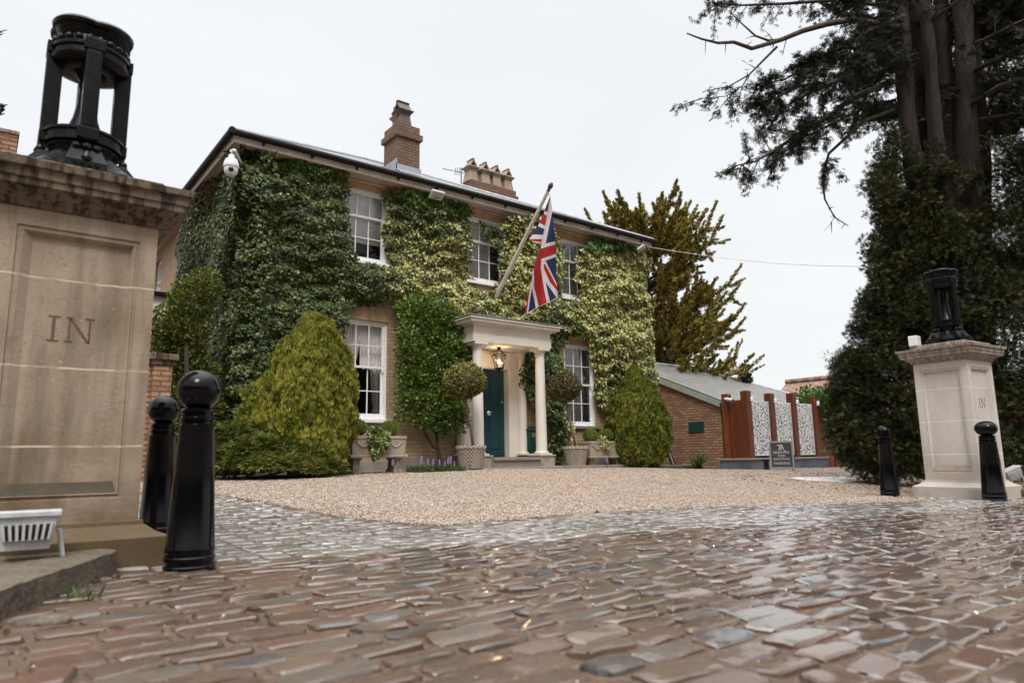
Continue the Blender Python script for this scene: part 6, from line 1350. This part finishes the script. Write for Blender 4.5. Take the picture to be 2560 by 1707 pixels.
# laser-cut white panels: one sheet pierced with leaf-shaped holes
px0, px1 = .0, .80; pz0, pz1 = onY(1900,1139,FY-.02).z, zc-.245; Hh = pz1-pz0
nxp, nzp = 64, 150; ex = np.linspace(0, 1, nxp+1); ez = np.linspace(0, 1, nzp+1); gxm, gzm = np.meshgrid((ex[:-1]+ex[1:])/2, (ez[:-1]+ez[1:])/2)
hole = np.zeros(gxm.shape, bool); asp = Hh/.80; rg = np.random.default_rng(5); occ = []
for k in range(900):
    cx_, cz_ = rg.uniform(.06,.94), rg.uniform(.03,.97)*asp; a_ = rg.uniform(0, 3.14); l_ = rg.uniform(.03,.085)
    if any((cx_-o_[0])**2+(cz_-o_[1])**2 < ((l_+o_[2])*.60)**2 for o_ in occ): continue
    occ.append((cx_, cz_, l_)); dx_ = (gxm-cx_)*math.cos(a_)+(gzm*asp-cz_)*math.sin(a_); dz_ = -(gxm-cx_)*math.sin(a_)+(gzm*asp-cz_)*math.cos(a_)
    hole |= np.abs(dz_) < .36*l_*np.clip(1-(dx_/l_)**2, 0, 1)
hole[:3] = False; hole[-3:] = False; hole[:,:2] = False; hole[:,-2:] = False
VX, VZ = np.meshgrid(ex, ez); I, J = np.meshgrid(np.arange(nxp), np.arange(nzp)); a = (J*(nxp+1)+I)[~hole]
for i in range(3):
    x0, x1 = XS[i]+.104, XS[i+1]-.104
    o = np_mesh('fretwork_panel', np.stack([(x0+(x1-x0)*VX).ravel(), np.full(VX.size, FY-.03), (pz0+Hh*VZ).ravel()], 1), np.stack([a, a+1, a+nxp+2, a+nxp+1], 1), M['white'], fn)
    s_ = o.modifiers.new('sheet', 'SOLIDIFY'); s_.thickness = .012; s_.offset = 0
for i, x in enumerate(XS):
    t = thing('downlight', 'small white downlight on the %s of the cedar screen' % ['corner post', 'second post from the corner', 'third post from the corner', 'last post, beside the gate'][i], 'downlight', (x+.06, FY-.15, zc-.20))
    b = MB(); b.lathe([(.032,-.09),(.045,-.085),(.035,.03),(.02,.05)], (0,0), 16); b.xform(Matrix.Rotation(R(12),4,'Y')); b.build('shade', M['plastic_w'], t, local=True, auto=True)
    b = MB(); b.tube([(0,0,.02),(0,.03,.03),(0,.049,.03)], .012, 8); b.build('arm', M['plastic_w'], t, local=True)
t = thing('bullet_camera', 'white bullet camera on the first cedar post beside the brick wall', 'security camera', (FX0-.14, FY+.50, zc-.17)); b = MB(); b.tube([(0,.06,0),(-.02,-.04,-.02),(-.06,-.24,-.06)], [.03,.045,.04], 12); b.build('body', M['plastic_w'], t, local=True, auto=True); b = MB(); b.tube([(-.061,-.242,-.0605),(-.062,-.248,-.062)], .03, 12); b.build('lens', M['lens'], t, local=True)
b = MB(); b.tube([(xw+.03,FY-.03,.44),(xw-.02,FY-.03,1.65)], .012, 6); o = b.build('cable_run', M['plastic_w']); tag(o, 'thin white cable running up the last cedar post', 'cable')
bp_ = onZ(1917,1174,.10); bp_ = onY(1917,1174,10.45)
t = thing('ash_bin', 'black pedestal ash bin partly hidden by the parking sign', 'bin', (bp_.x, bp_.y, .10)); b = MB(); b.lathe([(.09,0),(.09,.02),(.065,.05),(.06,.24)], (0,0), 20); b.build('stem', M['black_plastic'], t, local=True, auto=True); b = MB(); b.lathe([(.06,.241),(.10,.26),(.115,.285),(.115,.30),(.05,.31)], (0,0), 20); b.build('top', M['black_plastic'], t, local=True, auto=True)

# the parking A-board
def text_mesh(s, size, fit=None):
    cu = bpy.data.curves.new('t', 'FONT'); cu.body = s; cu.size = size; cu.align_x = 'CENTER'; cu.extrude = .001; cu.offset = .0004
    o = bpy.data.objects.new('t', cu); col.objects.link(o); bpy.context.view_layer.update()
    dg = bpy.context.evaluated_depsgraph_get(); me = o.evaluated_get(dg).to_mesh(); V = [v.co.copy() for v in me.vertices]; F = [tuple(p.vertices) for p in me.polygons]
    o.evaluated_get(dg).to_mesh_clear(); bpy.data.objects.remove(o); bpy.data.curves.remove(cu)
    w = max(v.x for v in V)-min(v.x for v in V); k = fit/w if fit else 1
    return [(v.x*k, v.y, v.z) for v in V], F
sg = onY(1957, 1175, 9.75); zs_ = zgf(sg.x, sg.y)+.005; dist = (sg-CO).dot(CF); sw = 57*dist/FPX; sh = 73*dist/FPX
print('sign', sg, sw, sh, zs_)
ang = math.atan2(-sg.x, sg.y)*.92
t = thing('parking_sign', 'sage framed dark A-board reading RESERVED FOR REGISTRARS PARKING on the gravel', 'sign board', (sg.x, sg.y, zs_), ang)
tilt = Matrix.Rotation(R(-8), 4, 'X'); fw = .038; h = sh
def tb_(mb, name, mat, bev=0):
    mb.xform(tilt); mb.build(name, mat, t, local=True, bevel=bev)
for sgn in (1, -1):
    T2 = tilt if sgn == 1 else Matrix.Translation((0,.22,0))@Matrix.Rotation(R(8),4,'X')
    b = MB(); b.box(-sw/2, -sw/2+fw, -.012, .012, 0, h); b.box(sw/2-fw, sw/2, -.012, .012, 0, h); b.box(-sw/2+fw, sw/2-fw, -.012, .012, h-fw, h); b.box(-sw/2+fw, sw/2-fw, -.012, .012, .045, .045+fw); b.xform(T2); b.build('frame', M['sage'], t, local=True, bevel=.003)
    b = MB(); b.box(-sw/2+fw, sw/2-fw, -.006, .006, .045+fw, h-fw); b.xform(T2); b.build('board', M['slate_board'], t, local=True)
b = MB(); wfit = sw-2*fw-.11
for s_, zz, sz, ft_ in (('RESERVED', h*.575, .085, wfit), ('FOR', h*.46, .082, wfit*.44), ('REGISTRARS', h*.355, .072, wfit), ('PARKING', h*.20, .095, wfit)):
    V_, F_ = text_mesh(s_, sz, ft_); b.add([(x, -.0075-z_, y+zz) for x, y, z_ in V_], F_)
def stroke(P, w):
    for (x0, z0), (x1, z1) in zip(P[:-1], P[1:]):
        d = Vector((x1-x0, z1-z0)); d.normalize(); nx_, nz_ = -d.y*w/2, d.x*w/2
        b.extrude([(x0-nx_,-.0065,z0-nz_),(x1-nx_,-.0065,z1-nz_),(x1+nx_,-.0065,z1+nz_),(x0+nx_,-.0065,z0+nz_)], (0,-.002,0))
zm_ = h*.70                                                # swash T-A monogram
stroke([(-.085,zm_+.125),(-.03,zm_+.105),(.035,zm_+.135)], .022); stroke([(-.028,zm_+.11),(-.032,zm_+.015),(-.06,zm_+.01)], .022); stroke([(-.028,zm_+.072),(.02,zm_+.072)], .014); stroke([(-.028,zm_+.02),(0,zm_),(.012,zm_+.10),(.03,zm_+.135)], .014); stroke([(.02,zm_+.13),(.05,zm_+.06),(.065,zm_-.01),(.11,zm_-.03)], .020); stroke([(.0,zm_+.045),(.05,zm_+.045)], .012)
b.xform(tilt); b.build('lettering', M['whitetext'], t, local=True)

# pale patch on the drive, behind it the far tiled house, hedge and a budding tree
pc = onZ(2085, 1194, .08); m = surf('pale drive patch', (0.62,0.60,0.59), (0.50,0.47,0.45), 4, .5)
P = [(pc.x+(.95*math.cos(a)*(1+.2*math.sin(3*a)))*1.0, pc.y+.55*math.sin(a)*(1+.25*math.cos(2*a))) for a in np.linspace(0, 6.283, 28)[:-1]]
zz_ = max(zgf(x, y) for x, y in P)+.026; ng = 26; gx_ = np.linspace(pc.x-1.3, pc.x+1.3, ng); gy_ = np.linspace(pc.y-1.0, pc.y+1.0, ng); QX, QY = np.meshgrid(gx_, gy_); QZ = zg(QX, QY)+.030; I, J = np.meshgrid(np.arange(ng-1), np.arange(ng-1)); a = (J*ng+I).ravel()
a = a[inside((QX[:-1,:-1]+.05).ravel(), (QY[:-1,:-1]+.04).ravel(), P)]; o = np_mesh('pale_patch', np.stack([QX.ravel(), QY.ravel(), QZ.ravel()], 1), np.stack([a, a+1, a+ng+1, a+ng], 1), m, smooth=True); tag(o, kind='structure')
ra, rb2 = onX(1966,957,31.0), onX(2112,932,31.0); e0 = onX(1955,1002,29.0)
fh = thing('tiled_house', 'distant house with a weathered red brown tiled roof beyond the cedar screen', 'house', (31, ra.y, 0))
M['tile'] = slatemat('weathered red brown roof tiles', (0.34,0.19,0.14), (0.26,0.165,0.12), .85, .25, .3)
zr_ = ra.z; ya, yb3 = ra.y, rb2.y-6; b = MB(); ex_ = 4.2; ze = zr_-ex_*.72
b.add([(31,ya,zr_),(31,yb3,zr_),(31-ex_,yb3,ze),(31-ex_,ya,ze),(31+ex_,yb3,ze),(31+ex_,ya,ze)], [(0,1,2,3),(0,5,4,1)]); o = b.build('roof', M['tile'], fh); s_ = o.modifiers.new('t','SOLIDIFY'); s_.thickness = .12
b = MB(); b.tube([(31,ya,zr_+.03),(31,yb3,zr_+.03)], .14, 8); b.build('ridge_tile', M['tile'], o, auto=True)
b = MB(); b.add([(31-ex_+.4,ya-.3,0),(31+ex_-.4,ya-.3,0),(31+ex_-.4,ya-.3,ze+.1),(31,ya-.3,zr_-.2),(31-ex_+.4,ya-.3,ze+.1)], [(0,1,2,3,4)]); b.add([(31-ex_+.4,ya-.3,0),(31-ex_+.4,yb3+.3,0),(31-ex_+.4,yb3+.3,ze+.2),(31-ex_+.4,ya-.3,ze+.2)], [(0,1,2,3)]); b.build('wall', M['brick_red'], fh)
hd = thing('hedge', 'clipped green hedge rising behind the cedar screen', 'hedge', (23, 13, 0)); C_ = []
for x_ in range(2005, 2190, 9):
    for y_ in range(992, 1060, 14): C_.append([*at(x_+RNG.uniform(-4,4), y_+RNG.uniform(-3,3), 21.2+RNG.uniform(-.4,.6)), .28])
C_ = np.array(C_); v, f = lobes_foliage(C_[:,:3], C_[:,3], 9000, T_LEAF, .10, .2, .6); np_mesh('foliage', v, f, M['ivy_bright'], hd)
b = MB(); p_ = at(2090,1080,21.5); b.tube([(p_.x,p_.y,0),(p_.x,p_.y,2)], .06, 6); b.build('stem', M['twig'], hd)
p0 = at(2190, 1100, 27); tt_ = thing('budding_tree', 'thin pale leaved budding tree far behind the hedge', 'tree', (p0.x, p0.y, 0)); b = MB(); b.tube([(p0.x,p0.y,-.1),(p0.x,p0.y,4.5)], [.14,.05], 8); P_ = []
for k in range(46):
    a0 = Vector((p0.x, p0.y, RNG.uniform(1.6,4.4))); e1 = at(RNG.uniform(2050,2230), RNG.uniform(850,985), 27+RNG.uniform(-1,1)); b.tube([a0, a0.lerp(e1,.5)+Vector((0,0,.15)), e1], [.03,.015,.004], 5)
    for s in range(24): P_.append(tuple(a0.lerp(e1, RNG.uniform(.45,1.02))+Vector(rnd(1)[0])*.10))
b.build('trunk', M['twig'], tt_); P_ = np.array(P_); n = len(P_); v, f = scatter(T_LEAF, P_, rnd(n), rnd(n), RNG.uniform(.05,.10,n)); np_mesh('crown', v, f, M['laurel'], tt_)

# left: garden wall with pier, and a brick building end behind the gate pier
gw = thing('garden_wall', 'old brick garden wall ending in a capped pier left of the house', 'wall', (2.2, 11.0, .2)); g0, g1 = onY(386,883,10.9), onY(433,883,10.9); zt_ = g0.z
b = MB(); b.box(g0.x, g1.x, 10.9, 11.28, 0, zt_-.16); b.build('pier', M['brick_red'], gw, bevel=.006)
b = MB(); b.box(g0.x-.03, g1.x+.03, 10.87, 11.31, zt_-.159, zt_-.09); b.box(g0.x-.07, g1.x+.07, 10.83, 11.35, zt_-.089, zt_); b.build('pier_cap', M['stone_cap'], gw, bevel=.008)
b = MB(); b.box(-1.6, g0.x-.001, 11.0, 11.22, 0, zt_-.14); b.build('wall', M['brick_red'], gw); b = MB(); b.box(-1.6, g0.x-.031, 10.95, 11.27, zt_-.139, zt_-.05); b.build('coping', M['stone_cap'], gw, bevel=.008)
q = at(46, 330, 11.5); lb = thing('brick_gable', 'brick building end with pale coping behind the stained gate pier', 'building', (q.x-.6, q.y+.5, 0)); b = MB(); b.box(q.x-2.6, q.x, q.y, q.y+1.6, 0, q.z-.06); b.build('wall', M['brick_red'], lb); b = MB(); b.box(q.x-2.62, q.x+.02, q.y-.02, q.y+1.62, q.z-.059, q.z); b.build('coping', M['stone_cap_r'], lb, bevel=.005)
